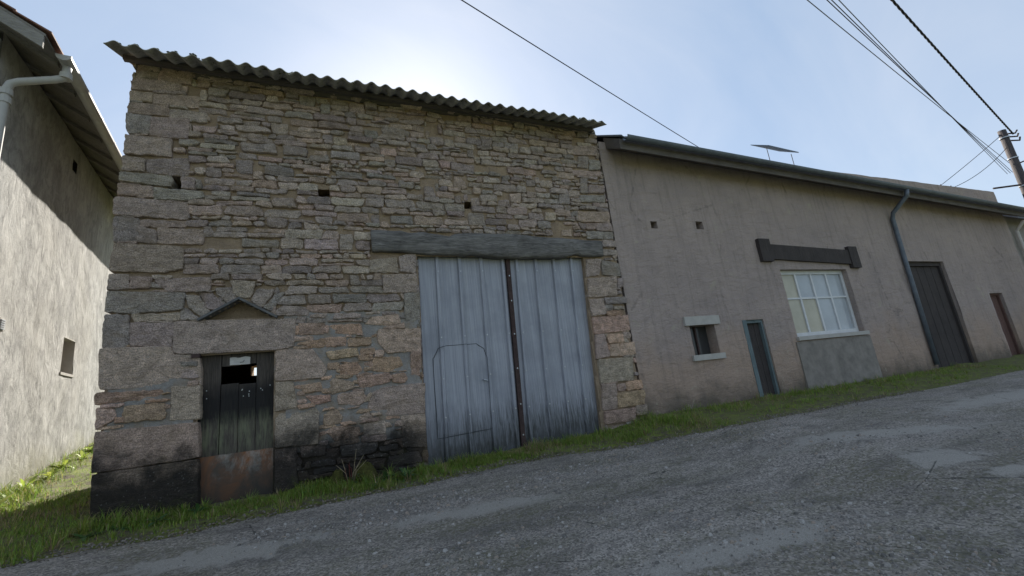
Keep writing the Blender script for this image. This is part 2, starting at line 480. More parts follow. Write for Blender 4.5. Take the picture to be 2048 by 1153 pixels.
# ------------------------------------------------------------------ barn
barn = empty('stone_barn', (XL, 0, 0)); 
tag(barn, 'two-storey rubble stone barn with corrugated roof and blue-grey metal double door', 'barn')
barn_inv = Matrix.Translation((-XL, 0, 0))
def bchild(o, parent=None):
    """parent in place: world coordinates stay as built"""
    p = parent or barn
    o.parent = p
    if p is barn: o.matrix_parent_inverse = barn_inv
    return o

HAND=[('q',-2.23,5.35,-2.01,5.41,-2.01,5.20,-2.24,5.16),('q',-2.00,5.37,-1.65,5.41,-1.66,5.17,-2.00,5.18),('q',-2.25,5.15,-1.77,5.19,-1.77,5.06,-2.26,4.99),('q',-2.28,4.97,-2.06,4.99,-2.05,4.85,-2.27,4.83),('q',-2.05,4.98,-1.56,5.01,-1.57,4.84,-2.04,4.82),('q',-2.28,4.80,-1.88,4.84,-1.88,4.68,-2.28,4.66),('q',-1.86,4.79,-1.47,4.78,-1.47,4.63,-1.86,4.64),('q',-2.29,4.64,-2.05,4.64,-2.05,4.40,-2.27,4.39),('q',-2.05,4.63,-1.66,4.66,-1.66,4.36,-2.05,4.37),('q',-2.28,4.36,-1.83,4.37,-1.81,4.10,-2.28,4.10),('q',-2.29,4.07,-2.07,4.04,-2.08,3.88,-2.29,3.89),('q',-2.05,4.03,-1.64,4.10,-1.63,3.86,-2.04,3.88),('q',-2.30,3.86,-1.81,3.85,-1.80,3.70,-2.29,3.73),('q',-2.31,3.71,-2.10,3.71,-2.12,3.56,-2.30,3.56),('q',-2.11,3.69,-1.97,3.69,-1.96,3.55,-2.11,3.55),('q',-1.96,3.67,-1.48,3.66,-1.46,3.58,-1.60,3.53,-1.95,3.53),('q',-2.32,3.53,-1.61,3.51,-1.61,3.28,-2.31,3.30),('q',-2.31,3.28,-2.08,3.26,-2.07,2.99,-2.31,2.98),('q',-2.08,3.26,-1.63,3.25,-1.63,3.17,-2.07,3.17),('q',-1.70,3.84,-1.56,3.83,-1.55,3.68,-1.69,3.69),('q',-2.10,3.17,-1.91,3.12,-1.91,2.97,-2.08,2.98),('q',-1.90,3.16,-1.45,3.15,-1.45,2.96,-1.88,2.97),('q',-2.29,2.96,-1.68,2.93,-1.63,2.89,-1.63,2.65,-1.80,2.61,-2.30,2.63),('q',-2.31,2.59,-2.13,2.58,-2.13,2.42,-2.31,2.41),('q',-2.11,2.56,-1.93,2.55,-1.93,2.43,-2.10,2.42),('q',-1.89,2.53,-1.35,2.54,-1.35,2.38,-1.75,2.37,-1.88,2.49),('q',-2.31,2.39,-1.60,2.36,-1.61,2.16,-2.03,2.13,-2.31,2.16),('q',-2.06,2.12,-1.64,2.12,-1.64,2.04,-2.03,2.03),('q',-2.31,2.12,-2.10,2.11,-2.07,1.79,-2.14,1.74,-2.30,1.77),('q',-2.07,2.02,-1.68,2.00,-1.69,1.74,-2.06,1.77),('g',-1.68,2.02,-0.43,2.00,-0.46,1.65,-0.66,1.62,-1.44,1.63,-1.66,1.65),('g',-2.30,1.75,-1.69,1.73,-1.66,1.63,-1.42,1.59,-1.40,1.28,-2.29,1.32),('q',-1.59,2.33,-1.45,2.31,-1.34,2.12,-1.42,2.06,-1.54,2.18),('q',-1.62,2.17,-1.58,2.18,-1.43,2.03,-1.62,2.04),('q',-1.45,2.35,-1.33,2.36,-1.19,2.19,-1.29,2.14,-1.37,2.16),('q',-1.30,2.40,-1.14,2.42,-1.07,2.27,-1.16,2.20),('q',-1.13,2.49,-0.87,2.48,-0.93,2.28,-1.05,2.29,-1.11,2.34),('q',-0.86,2.39,-0.67,2.37,-0.80,2.15,-0.92,2.24),('q',-0.65,2.33,-0.56,2.33,-0.69,2.12,-0.78,2.15),('q',-0.64,2.11,-0.55,2.17,-0.33,2.14,-0.27,2.08,-0.30,2.03,-0.63,2.05),('w',-2.30,1.28,-1.76,1.26,-1.75,1.17,-2.29,1.17),('w',-2.06,1.12,-1.72,1.11,-1.72,0.95,-2.05,0.96),('p',-2.29,1.13,-2.15,1.10,-2.14,1.00,-2.29,0.92),('g',-1.66,1.28,-1.40,1.27,-1.39,0.91,-1.66,0.93),('b',-2.29,0.89,-1.41,0.87,-1.38,0.50,-2.28,0.49),('b',-2.28,0.47,-1.39,0.48,-1.37,-0.09,-2.26,-0.02),('g',-0.64,1.62,-0.24,1.60,-0.08,1.34,-0.14,1.24,-0.64,1.25),('g',-0.64,1.23,-0.46,1.22,-0.41,0.92,-0.64,0.90),('g',-0.64,0.87,-0.21,0.88,-0.18,0.82,-0.19,0.47,-0.64,0.49),('b',-0.64,0.46,-0.42,0.45,-0.40,-0.05,-0.64,-0.07),('w',-0.38,1.93,-0.10,1.92,-0.12,1.79,-0.38,1.79),('w',-0.05,1.89,0.32,1.89,0.33,1.76,-0.05,1.79),('w',-0.36,1.69,-0.11,1.72,-0.10,1.62,-0.28,1.62),('w',-0.08,1.73,0.14,1.73,0.14,1.62,-0.07,1.62),('w',0.20,1.71,0.45,1.71,0.44,1.61,0.19,1.61),('p',0.56,1.80,1.11,1.79,1.09,1.48,0.65,1.49,0.54,1.66),('w',-0.08,1.55,0.27,1.58,0.28,1.48,-0.02,1.46),('w',0.34,1.56,0.49,1.56,0.49,1.49,0.34,1.49),('w',-0.07,1.41,0.05,1.40,0.05,1.33,-0.06,1.34),('w',0.08,1.37,0.27,1.39,0.32,1.28,0.22,1.24,0.09,1.26),('w',0.49,1.43,0.81,1.42,0.84,1.31,0.66,1.24,0.48,1.27),('w',0.29,1.21,0.65,1.22,0.66,1.11,0.34,1.06,0.30,1.09),('w',0.71,1.19,0.85,1.21,0.89,1.14,0.84,1.08,0.71,1.11),('w',-0.08,1.11,0.00,1.22,0.23,1.14,0.21,1.08,-0.02,1.03),('w',0.05,1.01,0.32,1.03,0.37,0.95,0.31,0.87,0.06,0.90),('g',0.39,0.82,0.45,1.00,0.61,1.05,1.11,1.05,1.09,0.67,0.64,0.69),('w',-0.36,1.17,-0.16,1.18,-0.15,1.09,-0.33,1.08),('w',-0.30,1.03,-0.06,1.02,-0.05,0.95,-0.21,0.93),('w',-0.12,0.81,0.02,0.85,0.08,0.74,0.05,0.68,-0.11,0.68),('p',0.28,0.73,0.40,0.76,0.45,0.69,0.31,0.67),('g',0.34,0.64,0.59,0.63,0.59,0.48,0.34,0.49),('w',-0.09,0.60,0.09,0.64,0.27,0.59,0.25,0.49,0.01,0.47),('p',0.96,1.47,1.09,1.47,1.07,1.07,0.95,1.09),('b',0.79,0.66,1.09,0.65,1.08,0.25,0.80,0.29),('w',0.31,1.48,0.46,1.47,0.45,1.41,0.32,1.42),('w',0.37,1.38,0.45,1.39,0.46,1.33,0.38,1.33),('g',-0.37,0.47,-0.11,0.43,-0.12,0.33,-0.36,0.34),('q',0.88,2.82,1.12,2.89,1.10,2.59,0.89,2.60),('q',0.49,2.77,0.85,2.82,0.86,2.59,0.48,2.60),('q',0.66,2.55,1.11,2.57,1.09,2.31,0.65,2.31),('q',0.92,2.28,1.13,2.29,1.11,1.82,0.91,1.85),('p',0.47,1.98,0.81,2.00,0.85,1.88,0.70,1.85,0.41,1.89),('q',3.94,2.80,4.22,2.81,4.14,2.53,3.90,2.51),('q',4.22,2.79,4.58,2.73,4.56,2.50,4.22,2.53),('q',3.91,2.46,4.46,2.50,4.42,2.17,3.88,2.15),('q',4.49,2.47,4.60,2.47,4.58,2.31,4.47,2.31),('q',3.89,2.12,4.15,2.13,4.14,1.87,3.87,1.84),('p',3.88,1.82,4.58,1.83,4.57,1.57,3.87,1.55),('g',3.88,1.53,4.05,1.54,4.08,1.18,3.83,1.16),('w',4.12,1.53,4.41,1.52,4.40,1.39,4.11,1.39),('p',4.14,1.37,4.30,1.37,4.27,1.18,4.11,1.18),('p',4.32,1.37,4.59,1.37,4.58,1.18,4.29,1.17),('g',3.86,1.14,4.52,1.13,4.46,0.77,3.84,0.78),('g',3.85,0.74,4.11,0.74,4.08,0.37,3.81,0.37),('w',4.32,0.75,4.62,0.75,4.61,0.63,4.31,0.62),('w',4.12,0.59,4.62,0.59,4.58,0.38,4.11,0.38),('b',3.83,0.35,4.39,0.34,4.36,0.15,3.82,0.17),('g',4.42,0.37,4.62,0.36,4.61,0.22,4.40,0.25),('q',4.18,2.14,4.60,2.14,4.58,2.03,4.18,2.03),('p',4.15,0.73,4.29,0.73,4.28,0.64,4.14,0.63),('q',4.02,4.94,4.53,4.98,4.49,4.79,4.01,4.76),('q',4.11,4.73,4.31,4.74,4.28,4.52,4.07,4.52),('q',4.33,4.70,4.55,4.69,4.53,4.51,4.31,4.49),('q',3.95,4.45,4.53,4.47,4.49,4.36,3.96,4.35),('q',4.08,4.32,4.23,4.31,4.18,4.02,4.04,4.03),('q',4.23,4.18,4.55,4.19,4.52,4.05,4.21,4.03),('q',4.03,3.98,4.51,4.00,4.49,3.86,4.01,3.85),('q',3.91,3.66,4.54,3.68,4.53,3.48,3.90,3.48),('q',4.05,3.45,4.25,3.45,4.23,3.35,4.03,3.34),('q',4.04,3.31,4.57,3.31,4.55,3.18,4.02,3.17),('q',4.33,3.16,4.59,3.15,4.57,3.03,4.31,3.03),('q',4.30,2.99,4.57,2.98,4.57,2.89,4.28,2.88)]
def H2P(h): return [(h[i], h[i+1]) for i in range(1, len(h), 2)]
def gd_right(z): return 3.74 + (3.90 - 3.74) * z / 2.84     # the right jamb leans
def gd_left(z): return 1.09 + 0.045 * z / 2.84
SD = (-1.42, -0.665, 1.615)
HOLES = [(-1.76, 3.775, .075, .085), (-0.08, 3.75, .07, .06), (1.97, 3.68, .055, .05)]
NICHE = [(-1.40, 2.035), (-1.04, 2.255), (-0.68, 2.035)]
BEAM_T = [(.54,3.20),(.93,3.20),(1.05,3.17),(1.25,3.185),(1.46,3.16),(1.62,3.13),(1.73,3.19),(2.59,3.20),(3.2,3.17),(3.96,3.13),(4.28,3.13)]
BEAM_B = [(.50,2.89),(.93,2.88),(1.31,2.85),(1.97,2.84),(2.54,2.81),(3.47,2.82),(3.72,2.875),(3.88,2.84),(4.24,2.85)]
def in_open(x, z, m=0.0):
    if SD[0]-m < x < SD[1]+m and z < SD[2]+m: return True
    if gd_left(z)-m < x < gd_right(z)+m and z < 2.84+m: return True
    for hx, hz, a, b in HOLES:
        if abs(x-hx) < a+m and abs(z-hz) < b+m: return True
    if 2.03-m < z < 2.255+m and abs(x+1.04) < (2.255+m-z)*1.63: return True
    return False
# wall core: front sheet of mortar with openings, then side and back walls
step = 0.03
cols_ = np.arange(XL + .025, XR - .02, step); rows_ = np.arange(-.4, 5.5, step)
idx = {}; v = []; f = []
def gv(i, j):
    if (i, j) not in idx:
        x = cols_[0] + i * step; z = rows_[0] + j * step
        idx[(i, j)] = len(v); v.append((x, 0.032 + .016 * N3(x * 5, z * 5, 3) + .010 * N3(x * 16, z * 16, 5), z))
    return idx[(i, j)]
for j in range(len(rows_)):
    for i in range(len(cols_)):
        x = cols_[0] + (i + .5) * step; z = rows_[0] + (j + .5) * step
        if not in_open(x, z): f.append((gv(i, j), gv(i+1, j), gv(i+1, j+1), gv(i, j+1)))
wall = bchild(mesh_obj('wall', v, f, M['mortar'], smooth=True))
DEP = 4.3
mb = MB()
mb.box(XL + .02, XL + .4, .05, DEP, -.5, 5.5); mb.box(XR - .4, XR - .02, .05, DEP, -.5, 5.5); mb.box(XL + .4, -1.49, DEP - .4, DEP, -.5, 5.5).box(-1.20, XR - .4, DEP - .4, DEP, -.5, 5.5).box(-1.49, -1.20, DEP - .4, DEP, -.5, 1.68).box(-1.49, -1.20, DEP - .4, DEP, 1.87, 5.5)
mb.add([(XL+.02,.05,5.5),(XL+.02,DEP,5.5),(XL+.02,2.15,6.46),(XL+.3,.05,5.5),(XL+.3,DEP,5.5),(XL+.3,2.15,6.46)], [(0,2,1),(3,4,5),(0,3,5,2),(1,2,5,4)])
mb.add([(XR-.3,.05,5.5),(XR-.3,DEP,5.5),(XR-.3,2.15,6.46),(XR-.02,.05,5.5),(XR-.02,DEP,5.5),(XR-.02,2.15,6.46)], [(0,2,1),(3,4,5),(0,3,5,2),(1,2,5,4)])
bchild(mb.build('rear_walls', M['mortar']))
# reveals of the openings (the thickness of the front wall)
def rev(): return MB()
d0, d1 = .035, .42; RV = []
RV.append(MB().hexa([(gd_right(-.3)+.012,d0,-.3),(gd_right(-.3)+.5,d0,-.3),(gd_right(-.3)+.5,d1,-.3),(gd_right(-.3)+.012,d1,-.3),(gd_right(2.84)+.012,d0,2.9),(gd_right(2.84)+.5,d0,2.9),(gd_right(2.84)+.5,d1,2.9),(gd_right(2.84)+.012,d1,2.9)]))
RV.append(MB().hexa([(.6,d0,-.3),(gd_left(-.3)-.012,d0,-.3),(gd_left(-.3)-.012,d1,-.3),(.6,d1,-.3),(.6,d0,2.9),(gd_left(2.84)-.012,d0,2.9),(gd_left(2.84)-.012,d1,2.9),(.6,d1,2.9)]))
RV.append(MB().box(SD[1]+.012, SD[1]+.4, d0, d1, -.4, SD[2]+.3)); RV.append(MB().box(SD[0]-.4, SD[0]-.012, d0, d1, -.4, SD[2]+.3)); RV.append(MB().box(SD[0]-.012, SD[1]+.012, d0+.01, d1, SD[2]+.012, SD[2]+.4))
for hx, hz, a, b in HOLES:
    a += .03; b += .03
    RV.append(MB().add([(hx-a,.03,hz-b),(hx+a,.03,hz-b),(hx+a,.03,hz+b),(hx-a,.03,hz+b),(hx-a,.4,hz-b),(hx+a,.4,hz-b),(hx+a,.4,hz+b),(hx-a,.4,hz+b)],[(0,1,5,4),(1,2,6,5),(2,3,7,6),(3,0,4,7),(4,5,6,7)]))
RV.append(MB().add([(-1.46,.03,2.0),(-.62,.03,2.0),(-1.04,.03,2.30),(-1.46,.16,2.0),(-.62,.16,2.0),(-1.04,.16,2.30)], [(3,4,5),(0,1,4,3)]))
for r_ in RV: bchild(r_.build('reveal', M['mortar']))
bchild(MB().box(XL + .4, XR - .4, .5, DEP - .4, -.45, -.1).build('earth_floor', M['soil']))

# ---- stones: the dressed ones by hand, the rubble from a power diagram laid in wavy courses
def clip(poly, nx, nz, d):      # keep n.p <= d
    out = []; n = len(poly)
    for i in range(n):
        a, b = poly[i], poly[(i+1) % n]
        da = nx*a[0] + nz*a[1] - d; db = nx*b[0] + nz*b[1] - d
        if da <= 0: out.append(a)
        if da * db < 0:
            t = da / (da - db); out.append((a[0]+(b[0]-a[0])*t, a[1]+(b[1]-a[1])*t))
    return out
def area(p): return 0.5 * sum(p[i][0]*p[(i+1) % len(p)][1] - p[(i+1) % len(p)][0]*p[i][1] for i in range(len(p)))
def ccw(p): return p if area(p) > 0 else p[::-1]
def inset(p, d):
    q = p
    for i in range(len(p)):
        a, b = p[i], p[(i+1) % len(p)]; L = math.hypot(b[0]-a[0], b[1]-a[1])
        if L < 1e-5: continue
        nx, nz = (b[1]-a[1]) / L, -(b[0]-a[0]) / L
        q = clip(q, nx, nz, nx*a[0] + nz*a[1] - d)
        if len(q) < 3: return []
    return q
def stone_geo(poly, tone, back, rough=1.0, front=None, rnd=0.5):
    p = ccw(poly); A = abs(area(p)); sz = math.sqrt(A)
    pts = []; per = sum(math.dist(p[i], p[(i+1) % len(p)]) for i in range(len(p)))
    sp = max(.028, per / 44)
    for i in range(len(p)):
        a, b = p[i], p[(i+1) % len(p)]; m = max(1, round(math.dist(a, b) / sp))
        pts += [(a[0]+(b[0]-a[0])*s/m, a[1]+(b[1]-a[1])*s/m) for s in range(m)]
    n = len(pts)
    for _ in range(2 if sz < .3 else 1):
        pts = [tuple((1-rnd)*pts[i][c] + rnd*.5*(pts[i-1][c]+pts[(i+1) % n][c]) for c in (0, 1)) for i in range(n)]
    cx = sum(q[0] for q in pts)/n; cz = sum(q[1] for q in pts)/n
    sd = random.random() * 50; am = .012 * rough
    pts = [(x + am*N3(x*17, z*17, sd) + am*.6*N3(x*45, z*45, sd), z + am*.8*N3(x*19, z*19, sd+9) + am*.5*N3(x*45, z*45, sd+5)) for x, z in pts]
    fr = random.gauss(-.004, .010) if front is None else front
    ta, tb = random.gauss(0, .035), random.gauss(0, .07)
    v = []
    ins = min(.009, sz*.06)
    for lvl, (s_in, dy) in enumerate(((0, None), (0, .011), (ins, .001), (.35, -.002), (.68, -.003))):
        for x, z in pts:
            dx, dz = cx-x, cz-z; L = math.hypot(dx, dz) or 1
            if lvl < 3: X, Z = x + dx/L*s_in, z + dz/L*s_in
            else: X, Z = x + dx*s_in, z + dz*s_in
            if dy is None: Y = back
            else:
                Y = fr + dy + ta*(X-cx) + tb*(Z-cz)
                if lvl > 1: Y += rough*(.014*N3(X*9, Z*13, sd) + .007*N3(X*26, Z*34, sd))
            v.append((X, Y, Z))
    v.append((cx, fr - .006 + rough*.010*N3(cx*9, cz*13, sd), cz))
    f = [(l*n+i, l*n+(i+1) % n, (l+1)*n+(i+1) % n, (l+1)*n+i) for l in range(4) for i in range(n)]
    f += [(4*n+i, 4*n+(i+1) % n, 5*n) for i in range(n)]
    return v, f, [(*tone, 1)] * len(v), A
def vary(t, a=.13):
    k_ = 1 + random.uniform(-a, a); return tuple(q * k_ * (1 + random.uniform(-.04, .04)) for q in t)
TONE = {'q': [(0.445,0.367,0.318), (0.507,0.398,0.326), (0.408,0.344,0.303), (0.478,0.374,0.304)], 'g': [(0.570,0.438,0.353), (0.543,0.422,0.344)], 'w': [(0.609,0.418,0.289), (0.573,0.394,0.280), (0.558,0.400,0.300)],
        'p': [(0.630,0.447,0.347), (0.595,0.425,0.332)], 'b': [(0.522,0.383,0.296)],
        'r': [(0.439,0.364,0.316), (0.410,0.341,0.298), (0.466,0.377,0.317), (0.497,0.397,0.327), (0.507,0.388,0.308), (0.444,0.365,0.312), (0.483,0.367,0.298), (0.383,0.321,0.283), (0.543,0.438,0.367)]}
STONES = []
hands = []
for h in HAND:
    p = ccw(H2P(h)); hands.append(p)
    hx = sum(a[0] for a in p)/len(p); hz_ = sum(a[1] for a in p)/len(p); kk = 1 + (.016 if h[0] != 'w' else .026)/math.sqrt(abs(area(p)))
    STONES.append(stone_geo([(hx+(a[0]-hx)*kk, hz_+(a[1]-hz_)*kk) for a in p], vary(random.choice(TONE[h[0]])), .30, .8 if h[0] in 'gb' else 1.2, random.uniform(-.012, .004), .22))
beam_poly = ccw([(.49,2.80),(4.29,2.80),(4.29,3.2),(.52,3.21)])
obst = hands + [beam_poly, ccw([(SD[0],-1),(SD[1],-1),(SD[1],SD[2]),(SD[0],SD[2])]), ccw([(1.085,-1),(3.75,-1),(3.91,2.85),(1.14,2.85)]), ccw([(-1.43,2.02),(-.65,2.02),(-1.04,2.28)])]
obst += [ccw([(hx-a,hz-b),(hx+a,hz-b),(hx+a,hz+b),(hx-a,hz+b)]) for hx, hz, a, b in HOLES]
def sdist(p, x, z):            # signed distance to a convex-ish outline through its most separating edge
    best = (-9, 0, 0, 0)
    for i in range(len(p)):
        a, b = p[i], p[(i+1) % len(p)]; L = math.hypot(b[0]-a[0], b[1]-a[1]) or 1e-6
        nx, nz = (b[1]-a[1])/L, -(b[0]-a[0])/L; d = nx*(x-a[0]) + nz*(z-a[1])
        if d > best[0]: best = (d, nx, nz, nx*a[0]+nz*a[1])
    return best
def cement_zone(x, z): return (-.46 < x < 1.12 and .50 < z < 2.03 + .05*math.sin(x*9)) or (x < -1.4 and .86 < z < 1.33)
def lay(poly, cx, cz, tones):
    """fit one rubble stone between what is already there"""
    p = [(min(XR, max(XL, a)), b) for a, b in poly]
    near = [ob for ob in obst if any(abs(a-cx) < .8 and abs(b-cz) < .5 for a, b in ob) or len(ob) == 4]
    x0_, x1_ = min(a for a, b in p), max(a for a, b in p)
    for tcx in (cx, x0_+(x1_-x0_)*.78, x0_+(x1_-x0_)*.22, x0_+(x1_-x0_)*.92, x0_+(x1_-x0_)*.08):
        if all(sdist(ob, tcx, cz)[0] > .010 for ob in near): break
    else: return
    cx = tcx
    for ob in near:
        d, nx, nz, dd = sdist(ob, cx, cz)
        if d < .5: p = clip(p, -nx, -nz, -dd - .003)
        if len(p) < 3: return
    p = ccw(p)
    if abs(area(p)) < .0010: return
    STONES.append(stone_geo(p, vary(random.choice(tones), .2), .07, 1.25, None, .20))
def course(j, z, x): return z + .030*N3(x*.6, j*.45, 2) + .016*N3(x*2.3, j*.9, 5)
z = -.34; j = 0; hgt = .1
while z < 5.40:
    hgt = random.choice([.06, .07, .08, .09, .10, .11, .125, .14]); x = XL + random.uniform(-.2, 0); z2 = z + hgt
    tall = []
    while x < XR:
        big = 1.3 if x < -.4 else (1.1 if x < 1 else 1.0)
        w = min(.44, max(.09, hgt * random.uniform(1.2, 4.3) * big)); x1 = x + w
        cem = cement_zone(x + w/2, z + hgt/2); g_ = random.uniform(.012, .02) if cem else random.uniform(.001, .008); sl0, sl1 = random.gauss(0, .016), random.gauss(0, .016)
        def top(xx): return course(j+1, z2, xx) - g_
        def bot(xx): return course(j, z, xx) + g_
        cx, cz = (x+x1)/2, (bot((x+x1)/2)+top((x+x1)/2))/2
        if XL - .05 < cx < XR + .05 and top(cx) < 5.455 - .016*(cx-XL) and random.random() > (.22 if cem else .03):
            tones = TONE['r'] if cz > 1.95 else (TONE['w'] + TONE['p'] if cem else TONE['w'] + TONE['g'] + TONE['r'][:3])
            r_ = random.random()
            def J(a=.010): return random.gauss(0, a)
            hh = top(cx) - bot(cx)
            if r_ < .16 and hgt > .085:                       # two thin slabs
                m_ = bot(cx) + hh*random.uniform(.35, .65)
                lay([(x+g_+J(), bot(x)+J(.005)), (x1-g_+J(), bot(x1)+J(.005)), (x1-g_+J(), m_-.006+J(.006)), (x+g_+J(), m_-.006+J(.006))], cx, (bot(cx)+m_)/2, tones)
                xm = x + w*random.uniform(.0, .25)
                lay([(xm+g_, m_+.006+J(.006)), (x1-g_+J(), m_+.006+J(.006)), (x1-g_+J(), top(x1)+J(.005)), (xm+g_+J(), top(x)+J(.005))], cx+.02, (top(cx)+m_)/2, tones)
            else:
                up = hgt*random.uniform(.5, .9) if r_ > .84 and w < .3 and not cem and top(cx) < 5.2 else 0
                c0, c1, c2, c3 = (random.uniform(.0, .32) for _ in range(4))
                poly = [(x+g_+sl0+w*.12*c0, bot(x)+J(.004)), (cx+J(.02), bot(cx)+J(.006)), (x1-g_+sl1-w*.12*c1, bot(x1)+J(.004)), (x1-g_+J(.006), bot(x1)+hh*(.25+c1)), (x1-g_-sl1*.6-w*.2*c2, top(x1)+J(.006)+up),
                        (cx+J(.03), top(cx)+J(.008)+up), (x+g_-sl0*.6+w*.2*c3, top(x)+J(.006)+up), (x+g_+J(.006), bot(x)+hh*(.75-c0))]
                lay(poly, cx, cz, tones)
                if up: tall.append(ccw([(x, z), (x1, z), (x1, top(cx)+up+.006), (x, top(cx)+up+.006)]))
        x = x1
    obst = [o_ for o_ in obst if True] + tall
    z = z2; j += 1
nh = len(hands)
order = list(range(nh)) + sorted(range(nh, len(STONES)), key=lambda i: -STONES[i][3])
keep = set(order[:300])
sv = []; sf = []; sc = []
for i in order:
    v, f, cols, A = STONES[i]
    if i in keep:
        o = mesh_obj('stone', v, f, M['stone'], None, False, cols); o.parent = wall
    else:
        b = len(sv); sv += v; sf += [tuple(b+q for q in t) for t in f]; sc += cols
o = mesh_obj('rubble_infill', sv, sf, M['stone'], None, False, sc); o.parent = wall; tag(o, kind='stuff')
print('stones', len(STONES))

# cement pointing, nearly flush round the lower stones
def cement(x0, x1, z0, z1):
    v = []; f = []; ix = {}
    nx_, nz_ = int((x1-x0)/.025), int((z1-z0)/.025)
    def q(i, j):
        if (i, j) not in ix:
            x = x0 + i*.025; z = z0 + j*.025; ix[(i, j)] = len(v); v.append((x, .014 + .010*N3(x*6, z*6, 13) + .006*N3(x*19, z*19, 5), z))
        return ix[(i, j)]
    for j in range(nz_):
        for i in range(nx_):
            x = x0+(i+.5)*.025; z = z0+(j+.5)*.025
            e = min(x-x0, x1-x, z-z0, z1-z) + .10*N3(x*4, z*4, 8)
            if e > .02 and not in_open(x, z, .012): f.append((q(i, j), q(i+1, j), q(i+1, j+1), q(i, j+1)))
    bchild(mesh_obj('cement_pointing', v, f, M['cement'], smooth=True))
cement(-.56, 1.10, .40, 2.08); cement(XL+.03, -1.43, .80, 1.40)

# niche slabs over the little doorway
for a, b in ((NICHE[0], NICHE[1]), (NICHE[2], NICHE[1])):
    dx, dz = b[0]-a[0], b[1]-a[1]; L = math.hypot(dx, dz); nx, nz = -dz/L, dx/L
    if nz < 0: nx, nz = -nx, -nz
    a2 = (a[0]-dx/L*.05, a[1]-dz/L*.05)
    bchild(MB().prism(ccw([a2, b, (b[0], b[1]+.03), (a2[0]+nx*.026, a2[1]+nz*.026)]), -.045, .12).build('niche_slab', M['slate']))

# timber lintel
xs = np.linspace(.52, 4.26, 76); v = []; ring = 10
tx, tz_ = zip(*BEAM_T); bx, bz = zip(*BEAM_B)
for x in xs:
    zt = float(np.interp(x, tx, tz_)); zb = float(np.interp(x, bx, bz)); zm = (zt+zb)/2
    prof = [(.28,zt),(-.03,zt),(-.052,zt-.02),(-.062,zt-.08),(-.066,zm),(-.062,zb+.08),(-.05,zb+.02),(-.03,zb),(.06,zb+.004),(.28,zb+.01)]
    for y, z in prof:
        v.append((x + .02*N3(z*9, x), y + .018*N3(x*3, z*14, 3) + .008*N3(x*9, z*40, 8), z + .008*N3(x*7, y*9, 6)))
f = [(i*ring+k, i*ring+(k+1) % ring, (i+1)*ring+(k+1) % ring, (i+1)*ring+k) for i in range(len(xs)-1) for k in range(ring)]
f += [tuple(range(ring))[::-1], tuple((len(xs)-1)*ring+k for k in range(ring))]
o = bchild(mesh_obj('timber_lintel', v, f, M['beam'], smooth=True)); o['label'] = 'cracked grey oak beam over the metal double door'

# ---- metal double door
YD = .12
def lerp(a, b, t): return a + (b-a) * t
def leaf(name, label, xt, xb, ribs_t, ribs_b, zb_l, zb_r):
    """one sheet-metal leaf: flat pans with raised trapezoid ribs"""
    n = 15; prof = []
    xs_t = [(xt[0], 0)]; xs_b = [xb[0]]
    for rt, rb in zip(ribs_t, ribs_b):
        for dx, h in ((-.036, 0), (-.024, .042), (.016, .042), (.028, 0)):
            xs_t.append((rt+dx, h)); xs_b.append(rb+dx)
    xs_t.append((xt[1], 0)); xs_b.append(xb[1])
    v = []; m = len(xs_t)
    for j in range(n+1):
        for (a, h), b in zip(xs_t, xs_b):
            u = (b-xb[0])/(xb[1]-xb[0]); zb = lerp(zb_l, zb_r, u); z = lerp(2.855, zb, j/n)
            x = lerp(a, b, j/n)
            v.append((x, YD - h + .004*N3(x*3, z*2, 4), z))
    f = [(j*m+i, (j+1)*m+i, (j+1)*m+i+1, j*m+i+1) for j in range(n) for i in range(m-1)]
    o = bchild(mesh_obj(name, v, f, M['tin'])); o['label'] = label
    for rt, rb in zip(ribs_t, ribs_b):        # fixing screws down the ribs
        for t in (.08, .42, .62, .80):
            x = lerp(rt, rb, t); z = lerp(2.855, 0, t)
            MB().tube([(x, YD-.041, z), (x, YD-.053, z)], .011, 6).build('screw', M['screw'], o)
    # raised hems top and side
    MB().hexa([(xb[0]+.004,YD-.012,zb_l+.01),(xb[0]+.03,YD-.012,zb_l+.01),(xb[0]+.03,YD+.02,zb_l+.01),(xb[0]+.004,YD+.02,zb_l+.01),(xt[0]+.004,YD-.012,2.85),(xt[0]+.03,YD-.012,2.85),(xt[0]+.03,YD+.02,2.85),(xt[0]+.004,YD+.02,2.85)]).build('hem', M['tin'], o)
    return o
lf = leaf('door_leaf', 'left metal leaf with a small arched wicket door', (1.16, 2.535), (1.10, 2.455), (1.44,1.78,2.12,2.47), (1.37,1.71,2.05,2.39), -.06, .02)
rf = leaf('door_leaf', 'right metal leaf, plain ribbed sheets', (2.565, 3.985), (2.485, 3.80), (2.71,3.04,3.37,3.70), (2.60,2.93,3.24,3.54), .02, .03)
# wicket: its own proud sheet, with the bent-metal seam round it
WK = [(1.275,1.37),(1.30,1.40),(1.36,1.51),(1.47,1.54),(1.92,1.54),(2.03,1.46),(2.06,1.33),(2.03,.34),(1.265,.31)]
def rib_h(x, z):
    t = 1 - z/2.855; h = 0
    for rt, rb in zip((1.44,1.78,2.12,2.47), (1.37,1.71,2.05,2.39)):
        d = abs(x - lerp(rt, rb, t)); h = max(h, min(1, max(0, (.034-d)/.014)) * .042)
    return h
pw = []
for i in range(len(WK)):
    a, b = WK[i], WK[(i+1) % len(WK)]; m = max(2, int(math.dist(a, b)/.012))
    pw += [(lerp(a[0], b[0], s/m), lerp(a[1], b[1], s/m)) for s in range(m)]
pw.append(pw[0])
MB().tube([(x, YD - .006 - rib_h(x, z), z) for x, z in pw], .0042, 5, False).build('wicket_seam', M['rubber'], lf)
wv = []; wf = []; wi = {}
